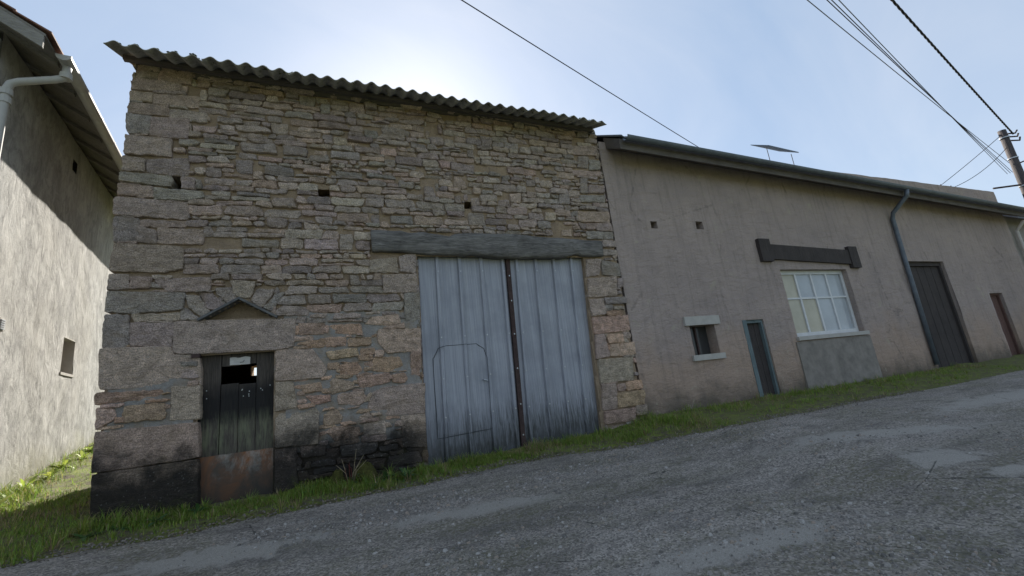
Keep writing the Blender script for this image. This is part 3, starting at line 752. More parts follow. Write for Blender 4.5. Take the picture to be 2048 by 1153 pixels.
def wq(i, j):
    if (i, j) not in wi:
        x = 1.26 + i*.008; z = .30 + j*.04; wi[(i, j)] = len(wv); wv.append((x, YD - .006 - rib_h(x, z), z))
    return wi[(i, j)]
wp = inset(ccw(WK), .006)
def inside(p, x, z): return sdist(p, x, z)[0] < 0
for j in range(32):
    for i in range(102):
        x = 1.26+(i+.5)*.008; z = .30+(j+.5)*.04
        if inside(wp, x, z): wf.append((wq(i, j), wq(i+1, j), wq(i+1, j+1), wq(i, j+1)))
mesh_obj('wicket_door', wv, wf, M['tin'], lf)
MB().tube([(1.97,YD-.01,1.02),(1.97,YD-.05,1.02),(2.03,YD-.05,1.0)], .009, 6).build('handle', M['screw'], lf)
# central cover strip and side rails
sb = bchild(MB().hexa([(2.435,YD-.052,0.0),(2.50,YD-.052,0.0),(2.50,YD-.003,0.0),(2.435,YD-.003,0.0),(2.518,YD-.052,2.83),(2.583,YD-.052,2.83),(2.583,YD-.003,2.83),(2.518,YD-.003,2.83)]).build('cover_strip', M['rust_bar']))
for t in (.1, .24, .42, .6, .78, .93):
    x = lerp(2.55, 2.467, t); z = 2.83*(1-t)
    MB().tube([(x, YD-.051, z), (x, YD-.062, z)], .011, 6).build('screw', M['screw'], sb)
bchild(MB().hexa([(1.075,.06,-.06),(1.10,.06,-.06),(1.10,.14,-.06),(1.075,.14,-.06),(1.13,.06,2.78),(1.158,.06,2.78),(1.158,.14,2.78),(1.13,.14,2.78)]).build('side_rail', M['rail_paint']))
bchild(MB().hexa([(3.795,.10,.0),(3.815,.10,.0),(3.815,.16,.0),(3.795,.16,.0),(3.975,.10,2.82),(3.995,.10,2.82),(3.995,.16,2.82),(3.975,.16,2.82)]).build('side_rail', M['rail_paint']))

# ---- little plank door
YP = .10
door = bchild(MB().box(-1.44, -.65, YP+.031, YP+.055, -.2, 1.10).add([(-1.44,YP+.031,1.5),(-.65,YP+.031,1.5),(-.65,YP+.031,1.62),(-1.44,YP+.031,1.62)],[(0,1,2,3)]).build('small_door', M['plank']))
door['label'] = 'low black plank door with a square hole and rusty plate'
HX0, HX1, HZ0, HZ1 = -1.215, -.862, 1.268, 1.475
def plank(x0, x1, z0, z1, y=YP, name='plank'):
    n = max(3, int((z1-z0)/.06)); v = []
    for j in range(n+1):
        z = lerp(z0, z1, j/n); w = .003*N3(z*5, x0*9)
        jag0 = .010*N3(x0*30, 4) if j == n else 0; jag1 = .012*N3(x1*37, 2) if j == n else 0
        v += [(x0+w, y+.028, z+jag0), (x0+w, y+.003, z+jag0), (x0+w+.004, y, z+jag0), (x1+w-.004, y, z+jag1), (x1+w, y+.003, z+jag1), (x1+w, y+.028, z+jag1)]
    f = [(j*6+k, j*6+k+1, (j+1)*6+k+1, (j+1)*6+k) for j in range(n) for k in range(5)] + [tuple(n*6+k for k in range(6)), tuple(range(6))[::-1]]
    return mesh_obj(name, v, f, M['door_plank'], door)
plank(-1.435, -1.222, -.15, 1.615); plank(-.857, -.652, -.15, 1.615)
plank(-1.214, -1.04, -.15, HZ0, YP-.002); plank(-1.036, -.862, -.15, HZ0-.012, YP+.001)
plank(-1.214, -1.04, HZ1, 1.615, YP-.002); plank(-1.036, -.862, HZ1+.014, 1.615, YP+.001)
pv = []
for i in range(9):
    for j in range(4):
        x = lerp(-1.135, -.925, i/8); z = lerp(1.485, 1.572, j/3) + .006*math.sin(i*1.3)*(j/3)
        pv.append((x, YP - .008 - .006*math.sin(i*.9+j), z))
o = mesh_obj('paper_note', pv, [(i*4+j, (i+1)*4+j, (i+1)*4+j+1, i*4+j+1) for i in range(8) for j in range(3)], M['paper'], door, True)
o['label'] = 'torn whitish paper with a dark tick mark'
MB().tube([(-1.03,YP-.018,1.51),(-1.0,YP-.018,1.512),(-.985,YP-.018,1.535)], .004, 4).build('tick_mark', M['rubber'], door)
pv = []
for i in range(17):
    for j in range(17):
        x = lerp(-1.432, -.655, i/16); z = lerp(-.16, .49, j/16) + (.006*N3(i*.9, 3) if j == 16 else 0)
        pv.append((x, YP - .010 + .008*N3(x*5, z*5, 2), z))
o = mesh_obj('rusty_plate', pv, [(i*17+j, (i+1)*17+j, (i+1)*17+j+1, i*17+j+1) for i in range(16) for j in range(16)], M['rust_plate'], door, True)
o['label'] = 'rust-brown metal plate nailed over the foot of the door'
for i in range(11):
    x = random.choice([-1.36,-1.30,-1.17,-1.09,-1.0,-.93,-.80,-.72]) + random.uniform(-.012, .012); z = random.choice([1.22, 1.18, 1.12])+random.uniform(-.02, .02)
    MB().tube([(x, YP-.001, z), (x, YP-.008, z)], .006, 6).build('nail', M['screw'], door)
bchild(MB().box(-1.49, -1.41, -.03, .08, 1.585, 1.63).build('iron_lug', M['rust_bar']))

# ---- corrugated roof
PIT = math.tan(R(24))
def roof_z(x, y):
    ze = 5.26 - .016*(x - XL) + .012*math.sin(x*2.1)
    return ze + (y + .46) * PIT
WL = .192; AMP = .028
x = XL - .10; sheets = []
while x < XR - .12:
    x1 = min(x + WL*5, XR - .08); sheets.append((x, x1)); x = x1
for i, (x0, x1) in enumerate(sheets):
    n = max(8, int((x1-x0+.06)/.016)); dz = (.008 if i % 2 else 0) + random.uniform(-.006, .008); oy = random.uniform(-.05, .04); v = []
    ys = [-.46+oy, .3, 1.2, 2.19]
    for y in ys:
        for k_ in range(n+1):
            xx = lerp(x0-.02, x1+.03, k_/n); w = AMP*math.cos(2*math.pi*xx/WL)
            v.append((xx, y + .004*N3(xx*8, y), roof_z(xx, y) + w + dz + .006*N3(xx*6, y*3, 3) + .010*(k_/n - .5)*(1 if i % 3 else -1)))
    b = len(v); v += [(a[0], a[1], a[2]-.011) for a in v[:]]; m = n+1
    f = [(j*m+q, j*m+q+1, (j+1)*m+q+1, (j+1)*m+q) for j in range(3) for q in range(n)]
    f += [(b+j*m+q+1, b+j*m+q, b+(j+1)*m+q, b+(j+1)*m+q+1) for j in range(3) for q in range(n)]
    f += [(q+1, q, b+q, b+q+1) for q in range(n)] + [(j*m, (j+1)*m, b+(j+1)*m, b+j*m) for j in range(3)] + [(j*m+n, b+j*m+n, b+(j+1)*m+n, (j+1)*m+n) for j in range(3)]
    bchild(mesh_obj('roof_sheet', v, f, M['fibre'], smooth=True))
n = 200; v = []      # rear slope as one run of sheets
for y in (2.19, 4.62):
    for k_ in range(n+1):
        xx = lerp(XL-.12, XR+.09, k_/n); v.append((xx, y, roof_z(xx, 2.19) - (y-2.19)*PIT + AMP*math.cos(2*math.pi*xx/WL)))
bchild(mesh_obj('rear_slope', v, [(q, q+1, n+1+q+1, n+1+q) for q in range(n)], M['fibre'], smooth=True))
bchild(MB().tube([(XL-.12,2.19,roof_z(XL,2.19)+.02),(XR+.09,2.19,roof_z(XR,2.19)+.02)], .09, 8).build('ridge_capping', M['fibre']))
def raft(y0, y1, x, w, h, off): 
    return MB().hexa([(x-w,y0,roof_z(x,y0)-off-h),(x+w,y0,roof_z(x,y0)-off-h),(x+w,y1,roof_z(x,y1)-off-h),(x-w,y1,roof_z(x,y1)-off-h),(x-w,y0,roof_z(x,y0)-off),(x+w,y0,roof_z(x,y0)-off),(x+w,y1,roof_z(x,y1)-off),(x-w,y1,roof_z(x,y1)-off)])
for x in np.linspace(XL+.06, XR-.06, 9): bchild(raft(.05, 2.15, float(x), .035, .09, .085).build('rafter', M['dark_wood']))
for y in (-.04, 1.0, 1.9):
    bchild(MB().hexa([(XL-.08,y-.03,roof_z(XL,y)-.095),(XR-.1,y-.03,roof_z(XR,y)-.095),(XR-.1,y+.03,roof_z(XR,y)-.095),(XL-.08,y+.03,roof_z(XL,y)-.095),(XL-.08,y-.03,roof_z(XL,y)-.032),(XR-.1,y-.03,roof_z(XR,y)-.032),(XR-.1,y+.03,roof_z(XR,y)-.032),(XL-.08,y+.03,roof_z(XL,y)-.032)]).build('purlin', M['dark_wood']))
bchild(MB().hexa([(XL+.03,.0,5.28),(XR-.03,.0,5.22),(XR-.03,.28,5.22),(XL+.03,.28,5.28),(XL+.03,.0,5.40),(XR-.03,.0,5.29),(XR-.03,.28,5.34),(XL+.03,.28,5.45)]).build('wall_plate', M['dark_wood']))

M['roof_moss'] = simple('roof_moss', (0.10, 0.11, 0.035), 0.95, 0.5, 40, 1.0, 120, 0.01)
mb = MB()
for i in range(130):
    x = random.uniform(XL-.08, XR-.08); x = round(x/WL)*WL + random.gauss(0, .035)
    if not XL-.09 < x < XR-.06: continue
    y = -.44 + abs(random.gauss(0, .05)); z = roof_z(x, y) + AMP*math.cos(2*math.pi*x/WL) + .004; r_ = random.uniform(.010, .026)
    v = [(x + r_*math.cos(a_)*random.uniform(.7, 1.3), y + r_*math.sin(a_)*random.uniform(.7, 1.3), z - .006) for a_ in np.arange(0, 6.2, 1.05)]
    mb.add(v + [(x, y, z + r_*random.uniform(.4, .9))], [(q_, (q_+1) % 6, 6) for q_ in range(6)])
o = bchild(mb.build('roof_moss', M['roof_moss'], smooth=True)); tag(o, kind='stuff')

# ------------------------------------------------------------------ rendered house on the left
def frame(ox, oy, ax, ay):
    """local x = outward normal, local y = along the wall"""
    return Matrix(((ay, ax, 0, ox), (-ax, ay, 0, oy), (0, 0, 1, 0), (0, 0, 0, 1)))
LH = frame(-3.494, 1.08, -0.135, 0.991)
house = empty('rendered_house', (-3.3, -.35, .2)); hinv = Matrix.Translation((3.3, .35, -.2))
tag(house, 'tall grey-beige rendered house with white gutter, sunlit beside the barn', 'house')
def hchild(o): o.parent = house; o.matrix_parent_inverse = hinv; return o
S0, S1 = -1.42, 5.6
LW = [(1.33, 1.83, 1.81, 2.35), (.86, 1.02, 4.82, 5.0)]
def grid_wall(s0, s1, z0, z1, holes, st, amp, fn):
    v = []; f = []; ix = {}
    ns, nzz = int(round((s1-s0)/st)), int(round((z1-z0)/st))
    def q(i, j):
        if (i, j) not in ix:
            s, z = s0+i*st, z0+j*st
            for a, b, c, d in holes:         # snap the rim of the openings
                if a-st*.51 <= s <= b+st*.51 and c-st*.51 <= z <= d+st*.51:
                    if abs(s-a) <= st*.5: s = a
                    elif abs(s-b) <= st*.5: s = b
                    if abs(z-c) <= st*.5: z = c
                    elif abs(z-d) <= st*.5: z = d
            ix[(i, j)] = len(v); v.append(fn(s, z, amp*(N3(s*1.6, z*1.6, 7) + .5*N3(s*5, z*5, 3))))
        return ix[(i, j)]
    for j in range(nzz):
        for i in range(ns):
            s, z = s0+(i+.5)*st, z0+(j+.5)*st
            if not any(a < s < b and c < z < d for a, b, c, d in holes): f.append((q(i, j), q(i+1, j), q(i+1, j+1), q(i, j+1)))
    return v, f
v, f = grid_wall(S0, S1, -.3, 5.3, LW, .05, .012, lambda s, z, d: LH @ Vector((d, s, z)))
hw = hchild(mesh_obj('wall', v, f, M['render_left'], smooth=True))
hchild(MB().box(-6.5, -.32, S0, S1, -.3, 5.2).add([(-6.5,S0,5.2),(-.02,S0,5.2),(-3.26,S0,7.3),(-6.5,S1,5.2),(-.02,S1,5.2),(-3.26,S1,7.3)],[(0,1,2),(3,5,4)]).box(-.32, -.02, S0+.001, S0+.3, -.3, 5.2).box(-.32,-.02,S1-.3,S1-.001,-.3,5.2).build('rear_walls', M['render_left'], M=LH))
M['win_dark'] = simple('dim_pane', (0.05, 0.05, 0.05), 0.12, 0.1, 3, 0)
M['sill_paint'] = simple('window_surround', (0.42, 0.40, 0.37), 0.8, 0.1)
M['wood_frame'] = wood('brown_frame', (0.10, 0.055, 0.045), (0.17, 0.10, 0.085), 'z')
a, b, c, d = LW[0]
w = hchild(MB().box(-.30,-.26,a,b,c,d).build('window', M['win_dark'], M=LH))
MB().box(-.26,-.004,a-.001,a+.012,c,d).box(-.26,-.004,b-.012,b+.001,c,d).box(-.26,-.004,a+.012,b-.012,d-.012,d+.001).build('reveal', M['sill_paint'], w, M=LH)
MB().box(-.26,-.225,a+.012,a+.05,c+.02,d-.012).box(-.26,-.225,b-.05,b-.012,c+.02,d-.012).box(-.26,-.225,a+.05,b-.05,d-.05,d-.012).box(-.26,-.225,a+.05,b-.05,c+.02,c+.05).build('frame', M['wood_frame'], w, M=LH)
MB().box(-.26,.014,a-.02,b+.02,c-.02,c+.018).build('sill', M['sill_paint'], w, M=LH)
a, b, c, d = LW[1]
hchild(MB().box(-.30,-.28,a-.02,b+.02,c-.02,d+.02).box(-.28,-.02,a-.02,a,c-.02,d+.02).box(-.28,-.02,b,b+.02,c-.02,d+.02).box(-.28,-.02,a,b,c-.02,c).build('air_hole', M['dark'], M=LH))
vt = hchild(MB().box(.0,.022,-.62,-.50,2.10,2.24).build('vent', M['sill_paint'], M=LH))
for k_ in range(5): MB().box(.0225,.030,-.605,-.515,2.115+k_*.024,2.127+k_*.024).build('slat', M['screw'], vt, M=LH)
# roof: slab with tiles edge, rafters, gutter, downpipe
HP = .62
def hz(a_): return 5.13 + (.45 - a_) * HP
M['tile'] = simple('red_brown_tile', (0.20, 0.105, 0.08), 0.85, 0.4, 9, 0.5, 30, 0.01)
M['white_pvc'] = simple('white_gutter', (0.43, 0.42, 0.405), 0.5, 0.08, 12, 0)
M['soffit'] = wood('soffit_board', (0.15, 0.135, 0.125), (0.27, 0.25, 0.235), 'x', 0.8)
M['bargeboard'] = wood('pale_bargeboard', (0.20, 0.185, 0.17), (0.32, 0.305, 0.285), 'x', 0.8)
e0, e1 = S0-.36, S1+.2
def slope(a0, a1, s0, s1, t0, t1):
    return [(a0,s0,hz(a0)-t1),(a1,s0,hz(a1)-t1),(a1,s1,hz(a1)-t1),(a0,s1,hz(a0)-t1),(a0,s0,hz(a0)-t0),(a1,s0,hz(a1)-t0),(a1,s1,hz(a1)-t0),(a0,s1,hz(a0)-t0)]
n = 30
for k_ in range(n):                        # soffit boards run along the eaves; roof as courses of tiles
    pass
hchild(MB().hexa(slope(-3.3,.45,e0,e1,.02,.05)).build('roof_boards', M['soffit'], M=LH))
mb = MB()
for r_ in range(13):
    a1 = .50 - r_*.29; a0 = a1 - .31
    mb.hexa([(a0,e0-.02,hz(a0)+.002),(a1,e0-.02,hz(a1)+.022),(a1,e1,hz(a1)+.022),(a0,e1,hz(a0)+.002),(a0,e0-.02,hz(a0)+.018),(a1,e0-.02,hz(a1)+.04),(a1,e1,hz(a1)+.04),(a0,e1,hz(a0)+.018)])
hchild(mb.build('tile_courses', M['tile'], M=LH))
hchild(MB().hexa([(-6.9,e0,hz(-3.3)-(3.6)*HP),(-3.3,e0,hz(-3.3)-.05),(-3.3,e1,hz(-3.3)-.05),(-6.9,e1,hz(-3.3)-3.6*HP),(-6.9,e0,hz(-3.3)+.06-3.6*HP),(-3.3,e0,hz(-3.3)+.02),(-3.3,e1,hz(-3.3)+.02),(-6.9,e1,hz(-3.3)+.06-3.6*HP)]).build('rear_slope', M['tile'], M=LH))
for s in np.arange(S0+.05, S1, .55): hchild(MB().hexa(slope(-.6,.43,float(s),float(s)+.07,.05,.10)).build('rafter', M['soffit'], M=LH))
hchild(MB().hexa(slope(-3.3,.44,e0-.006,e0+.022,.055,.20)).build('bargeboard', M['bargeboard'], M=LH))
mb = MB(); prof = [(.52+.065*math.cos(t), 5.085+.065*math.sin(t)) for t in np.linspace(math.pi, 2*math.pi, 9)]
prof += [(.52+.06*math.cos(t), 5.088+.06*math.sin(t)) for t in np.linspace(2*math.pi, math.pi, 9)]
v = [(p[0], s, p[1]) for s in (S0-.08, e1) for p in prof]; m = len(prof)
mb.add(v, [(i, m+i, m+(i+1) % m, (i+1) % m) for i in range(m)] + [tuple(range(m)), tuple(reversed(range(m, 2*m)))])
gut = hchild(mb.build('gutter', M['white_pvc'], M=LH))
cap = [(.52+.07*math.cos(t), 5.085+.07*math.sin(t)) for t in np.linspace(math.pi, 2*math.pi, 9)]
MB().add([(p[0], S0-.10, p[1]) for p in cap] + [(p[0], S0-.08, p[1]) for p in cap], [tuple(range(9)), tuple(reversed(range(9, 18)))] + [(i, 9+i, 9+i+1, i+1) for i in range(8)]).build('end_cap', M['white_pvc'], gut, M=LH)
for s in np.arange(S0+.5, S1, .62): MB().add([(p[0], s+q, p[1]) for q in (0, .025) for p in [(.52+.069*math.cos(t), 5.085+.069*math.sin(t)) for t in np.linspace(math.pi, 2*math.pi, 9)]], [(i, 9+i, 9+i+1, i+1) for i in range(8)]).build('bracket', M['screw'], gut, M=LH)
sp = S0+.04
dp = hchild(MB().tube([(.52,sp,5.03),(.52,sp,4.93),(.50,sp,4.87),(.44,sp-.01,4.83),(.16,sp-.01,4.72),(.10,sp-.01,4.68),(.075,sp-.01,4.60),(.075,sp-.01,3.0),(.075,sp-.01,.2)], .040, 12).build('downpipe', M['white_pvc'], smooth=True, M=LH))
for z, rr in ((4.93, .056), (4.60, .056), (4.50, .054), (2.6, .054)):
    xx = .52 if z > 4.9 else .075
    MB().tube([(xx,sp-.005,z),(xx,sp-.005,z-.07)], rr, 12).build('collar', M['white_pvc'], dp, M=LH)
MB().box(0,.03,sp-.03,sp+.03,4.42,4.45).build('clip', M['screw'], dp, M=LH)

# ------------------------------------------------------------------ neighbouring long building
nb = empty('long_farm_building', (4.6, 0, .2)); ninv = Matrix.Translation((-4.6, 0, -.2))
tag(nb, 'long low farm building with patchy grey walls, right of the stone barn', 'building')
def nchild(o): o.parent = nb; o.matrix_parent_inverse = ninv; return o
NX0, NX1 = 4.60, 19.0
k = Mat('patchy_old_render', 0.95)
x, y, z = k.xyz()
n1 = k.noise(1.0, 6, 0.65, 0.6)
c = k.mix(k.rng(n1, 0.3, 0.7), (0.321, 0.266, 0.247), (0.402, 0.327, 0.294))
low = k.rng(k.math('ADD', z, k.math('MULTIPLY', k.noise(0.8, 4, 0.6), 1.8)), 2.6, 1.6, 0, 1, True)
c = k.mix(k.math('MULTIPLY', low, 0.75), c, (0.402, 0.290, 0.218))
c = k.mix(k.rng(k.noise(3.2, 6, 0.7, 0.4), 0.54, 0.72, 0, 0.5), c, (0.228, 0.191, 0.177))
c = k.mix(k.rng(k.math('ADD', z, k.math('MULTIPLY', k.noise(2.2, 5, 0.7), -0.9)), -0.25, 0.2, 0.75, 0), c, (0.079, 0.071, 0.055))
c = k.mix(1.0, c, k.rng(k.noise(110, 2, 0.7), 0.3, 0.7, 0.8, 1.18), 'MULTIPLY')
stk = k.noise(3.0, 6, 0.7, 0.2, k.map((3.5, 1, 0.22)))
c = k.mix(k.rng(stk, 0.5, 0.72, 0, 0.45), c, (0.154, 0.134, 0.124))
c = k.mix(k.rng(k.noise(2.4, 7, 0.75, 0.6), 0.60, 0.64, 0, 0.55), c, (0.402, 0.358, 0.280))
crk = k.math('MULTIPLY', k.rng(k.math('ADD', k.voro(0.7, k.map((1, 1, 0.7)), 'Distance', 'DISTANCE_TO_EDGE'), k.math('MULTIPLY_ADD', k.noise(5, 5, 0.7), 0.12, -0.06)), 0.0, 0.008, 1, 0), k.rng(k.noise(0.7, 3), 0.5, 0.58))
c = k.mix(k.math('MULTIPLY', crk, 0.3), c, (0.064, 0.056, 0.051))
k.bump(k.noise(6, 6, 0.7, 0.5, k.map((.6, 1, 1.3))), 0.8, 0.05)
k.bump(k.noise(60, 4, 0.7), 0.5, 0.008)
M['nb_render'] = k.done(c)
OPEN = [(8.55,10.70,1.22,2.62), (5.86,6.44,1.06,1.58), (7.15,7.72,-.05,1.62), (13.0,14.75,.1,2.82), (16.45,17.15,.1,1.95), (5.45,5.6,3.42,3.56), (6.54,6.72,3.44,3.6)]
v, f = grid_wall(NX0, NX1, -.3, 5.1, OPEN, .06, .016, lambda s, z, d: (s, .03 + d, z))
nchild(mesh_obj('wall', v, f, M['nb_render'], smooth=True))
nchild(MB().box(NX0, NX1, 5.4, 5.7, -.3, 5.0).box(NX1-.3, NX1, .06, 5.4, -.3, 4.9).box(NX0+.01, NX0+.25, .06, 5.4, -.3, 5.0).build('rear_walls', M['nb_render']))
for a, b, c_, d in OPEN:
    nchild(MB().add([(a,.03,c_),(b,.03,c_),(b,.03,d),(a,.03,d),(a,.35,c_),(b,.35,c_),(b,.35,d),(a,.35,d)], [(0,1,5,4),(1,2,6,5),(2,3,7,6),(3,0,4,7)]).build('reveal', M['nb_render']))
for a, b, c_, d in (OPEN[5], OPEN[6]): nchild(MB().box(a-.02,b+.02,.34,.36,c_-.02,d+.02).build('putlog_hole', M['dark']))
NPIT = .62
def nz_(x, y): return 4.98 - .045*(x-4.6) + (y+.42)*NPIT
M['nb_roof'] = simple('dark_roof_sheet', (0.10, 0.105, 0.12), 0.8, 0.3, 6, 0.4)
nx_ = 240; v = []
for y in (-.42, 1.3, 2.75):
    for q in range(nx_+1):
        x = lerp(NX0+.13, NX1+.25, q/nx_); v.append((x, y, nz_(x, y) + .022*math.cos(2*math.pi*x/.177)))
b = len(v); v += [(p[0], p[1], p[2]-.03) for p in v]; m = nx_+1
f = [(j*m+q, j*m+q+1, (j+1)*m+q+1, (j+1)*m+q) for j in range(2) for q in range(nx_)] + [(b+j*m+q+1, b+j*m+q, b+(j+1)*m+q, b+(j+1)*m+q+1) for j in range(2) for q in range(nx_)] + [(q+1, q, b+q, b+q+1) for q in range(nx_)]
f += [(j*m, (j+1)*m, b+(j+1)*m, b+j*m) for j in range(2)] + [(j*m+nx_, b+j*m+nx_, b+(j+1)*m+nx_, (j+1)*m+nx_) for j in range(2)]
nr = nchild(mesh_obj('roof', v, f, M['nb_roof'], smooth=True))
MB().hexa([(NX0+.13,2.75,nz_(NX0,2.75)-.03),(NX1+.25,2.75,nz_(NX1,2.75)-.03),(NX1+.25,5.95,nz_(NX1,-.4)),(NX0+.13,5.95,nz_(NX0,-.4)),(NX0+.13,2.75,nz_(NX0,2.75)+.01),(NX1+.25,2.75,nz_(NX1,2.75)+.01),(NX1+.25,5.95,nz_(NX1,-.4)+.04),(NX0+.13,5.95,nz_(NX0,-.4)+.04)]).build('rear_slope', M['nb_roof'], nr)
nchild(MB().hexa([(NX0+.15,-.38,nz_(NX0,-.4)-.26),(NX1+.2,-.38,nz_(NX1,-.4)-.26),(NX1+.2,.05,nz_(NX1,.05)-.28),(NX0+.15,.05,nz_(NX0,.05)-.28),(NX0+.15,-.38,nz_(NX0,-.4)-.06),(NX1+.2,-.38,nz_(NX1,-.4)-.06),(NX1+.2,.05,nz_(NX1,.05)-.06),(NX0+.15,.05,nz_(NX0,.05)-.06)]).build('boxed_eaves', M['dark_wood']))
M['zinc'] = simple('dull_zinc', (0.13, 0.15, 0.18), 0.55, 0.2, 8, 0.1, metal=0.3)
gz = lambda x: nz_(x, -.48) - .02
mb = MB(); v = []
for x in (NX0+.2, NX1+.2):
    for t in np.linspace(math.pi, 2*math.pi, 9): v.append((x, -.49+.07*math.cos(t), gz(x)+.07*math.sin(t)))
mb.add(v, [(i, 9+i, 9+i+1, i+1) for i in range(8)])
nchild(mb.build('gutter', M['zinc'], smooth=True))
nchild(MB().tube([(13.0,-.49,gz(13)-.06),(13.0,-.46,gz(13)-.2),(13.0,-.08,gz(13)-.5),(13.0,-.035,gz(13)-.65),(12.93,-.035,2.6),(12.85,-.03,.3)], .05, 10).build('downpipe', M['zinc'], smooth=True))
# wide window with pale panes
a, b, c_, d = OPEN[0]
M['win_white'] = simple('white_paint', (0.62, 0.63, 0.64), 0.5, 0.1, 6, 0.1)
wn_ = nchild(MB().box(a,b,.14,.20,c_,c_+.08).box(a,b,.14,.20,d-.08,d).box(a,a+.08,.14,.20,c_+.08,d-.08).box(b-.08,b,.14,.20,c_+.08,d-.08).build('wide_window', M['win_white']))
M['pane_pale'] = simple('net_curtained_pane', (0.42, 0.45, 0.48), 0.06, 0.12, 2.0, 0)
M['pane_cream'] = simple('cream_blind_pane', (0.45, 0.42, 0.33), 0.08, 0.12, 2.5, 0)
for q in range(4):
    x0 = a+.08+q*(b-a-.16)/4; x1 = a+.08+(q+1)*(b-a-.16)/4
    for zz0, zz1 in ((c_+.08, c_+.78), (c_+.82, d-.08)):
        MB().box(x0+.025,x1-.025,.17,.18,zz0,zz1).build('pane', M['pane_cream' if q < 1 or (q == 1 and zz0 < 1.5) else 'pane_pale'], wn_)
    if q: MB().box(x0-.025,x0+.025,.145,.195,c_+.08,d-.08).build('mullion', M['win_white'], wn_)
MB().box(a+.08,b-.08,.147,.193,c_+.782,c_+.818).build('glazing_bar', M['win_white'], wn_)
MB().box(a-.05,b+.05,-.03,.14,c_-.08,c_-.002).build('sill', M['sill_paint'], wn_)
ln = nchild(MB().hexa([(8.1,-.03,2.84),(11.1,-.03,2.72),(11.1,.25,2.72),(8.1,.25,2.84),(8.1,-.03,3.16),(11.1,-.03,3.05),(11.1,.25,3.05),(8.1,.25,3.16)]).build('timber_lintel', M['brown_door']))
MB().box(8.04,8.36,-.05,.2,2.78,3.26).build('end_block', M['brown_door'], ln); MB().box(10.86,11.16,-.05,.2,2.64,3.14).build('end_block', M['brown_door'], ln)
M['block'] = simple('grey_block_infill', (0.235, 0.212, 0.19), 0.9, 0.3, 4, 0.6)
nchild(MB().box(a-.1,b+.1,.004,.10,.0,c_-.10).build('infill_panel', M['block']))
a, b, c_, d = OPEN[1]
w = nchild(MB().box(a,b,.24,.26,c_,d).build('small_window', M['win_dark']))
MB().box(a-.12,b+.12,-.012,.06,d+.002,d+.16).build('stone_head', M['sill_paint'], w); MB().box(a-.08,b+.08,-.012,.06,c_-.1,c_-.002).build('sill', M['sill_paint'], w)
MB().box((a+b)/2-.018,(a+b)/2+.018,.215,.24,c_,d).build('bar', M['rust_bar'], w)
a, b, c_, d = OPEN[2]
M['teal'] = wood('faded_teal_paint', (0.11, 0.15, 0.16), (0.17, 0.21, 0.22), 'z')
dr = nchild(MB().box(a,a+.10,.02,.2,c_,d).box(b-.05,b,.06,.2,c_,d).box(a+.1,b-.05,.06,.2,d-.06,d).build('narrow_door', M['teal']))
for q in range(3): MB().box(a+.102+q*.14,a+.238+q*.14,.12+.004*(q % 2),.16,c_,d-.062).build('plank', M['brown_door'], dr)
a, b, c_, d = OPEN[3]
dr = nchild(MB().box(a,a+.08,.1,.25,c_,d).box(b-.08,b,.1,.25,c_,d).box(a+.08,b-.08,.1,.25,d-.1,d).build('barn_door', M['brown_door']))
for q in range(10): MB().box(a+.083+q*.159,a+.237+q*.159,.15+.005*(q % 2),.19,c_,d-.102).build('plank', M['brown_door'], dr)
a, b, c_, d = OPEN[4]
dr = nchild(MB().box(a,a+.06,.1,.25,c_,d).box(b-.06,b,.1,.25,c_,d).box(a+.06,b-.06,.1,.25,d-.08,d).build('end_door', M['wood_frame']))
for q in range(4): MB().box(a+.062+q*.145,a+.202+q*.145,.15,.19,c_,d-.082).build('plank', M['wood_frame'], dr)
# raised sheet that pokes above the eaves line
x0, x1 = 11.0, 12.15
rl = MB().hexa([(x0,1.15,6.44),(x1,1.15,6.36),(x1,1.65,6.70),(x0,1.65,6.77),(x0,1.15,6.47),(x1,1.15,6.39),(x1,1.65,6.72),(x0,1.65,6.79)]).build('raised_roof_panel', M['zinc'], nr)
MB().tube([(x0+.1,1.3,6.50),(x0+.1,1.3,nz_(x0,1.3)-.02)], .009, 6).build('stay', M['rust_bar'], nr); MB().tube([(x1-.1,1.3,6.40),(x1-.1,1.3,nz_(x1,1.3)-.02)], .009, 6).build('stay', M['rust_bar'], nr)

# ------------------------------------------------------------------ house at the far end of the lane
fh = empty('far_house', (21.4, 1.0, .2)); finv = Matrix.Translation((-21.4, -1.0, -.2))
tag(fh, 'grey house beyond the utility pole at the far right', 'house')
def fchild(o): o.parent = fh; o.matrix_parent_inverse = finv; return o
M['far_render'] = simple('far_grey_render', (0.25, 0.23, 0.21), 0.95, 0.2, 1.5, 0.5, 20, 0.02)
fchild(MB().box(21,29,.7,7,-.2,4.7).add([(21,.7,4.7),(21,7,4.7),(21,3.85,6.8),(29,.7,4.7),(29,7,4.7),(29,3.85,6.8)],[(0,2,1),(3,4,5)]).build('wall', M['far_render']))
fchild(MB().hexa([(20.8,.3,4.42),(29.2,.3,4.42),(29.2,3.85,6.79),(20.8,3.85,6.79),(20.8,.3,4.56),(29.2,.3,4.56),(29.2,3.85,6.95),(20.8,3.85,6.95)]).hexa([(20.8,3.85,6.79),(29.2,3.85,6.79),(29.2,7.4,4.42),(20.8,7.4,4.42),(20.8,3.85,6.95),(29.2,3.85,6.95),(29.2,7.4,4.56),(20.8,7.4,4.56)]).build('roof', M['nb_roof']))
fchild(MB().tube([(21.3,.35,4.4),(21.3,.6,4.1),(21.3,.62,.2)], .05, 8).build('downpipe', M['white_pvc']))
for x in (22.4, 26.2):
    w = fchild(MB().box(x,x+1.0,.66,.72,1.4,2.7).build('window', M['win_white'])); MB().box(x+.08,x+.92,.645,.659,1.48,2.62).build('pane', M['win_dark'], w)
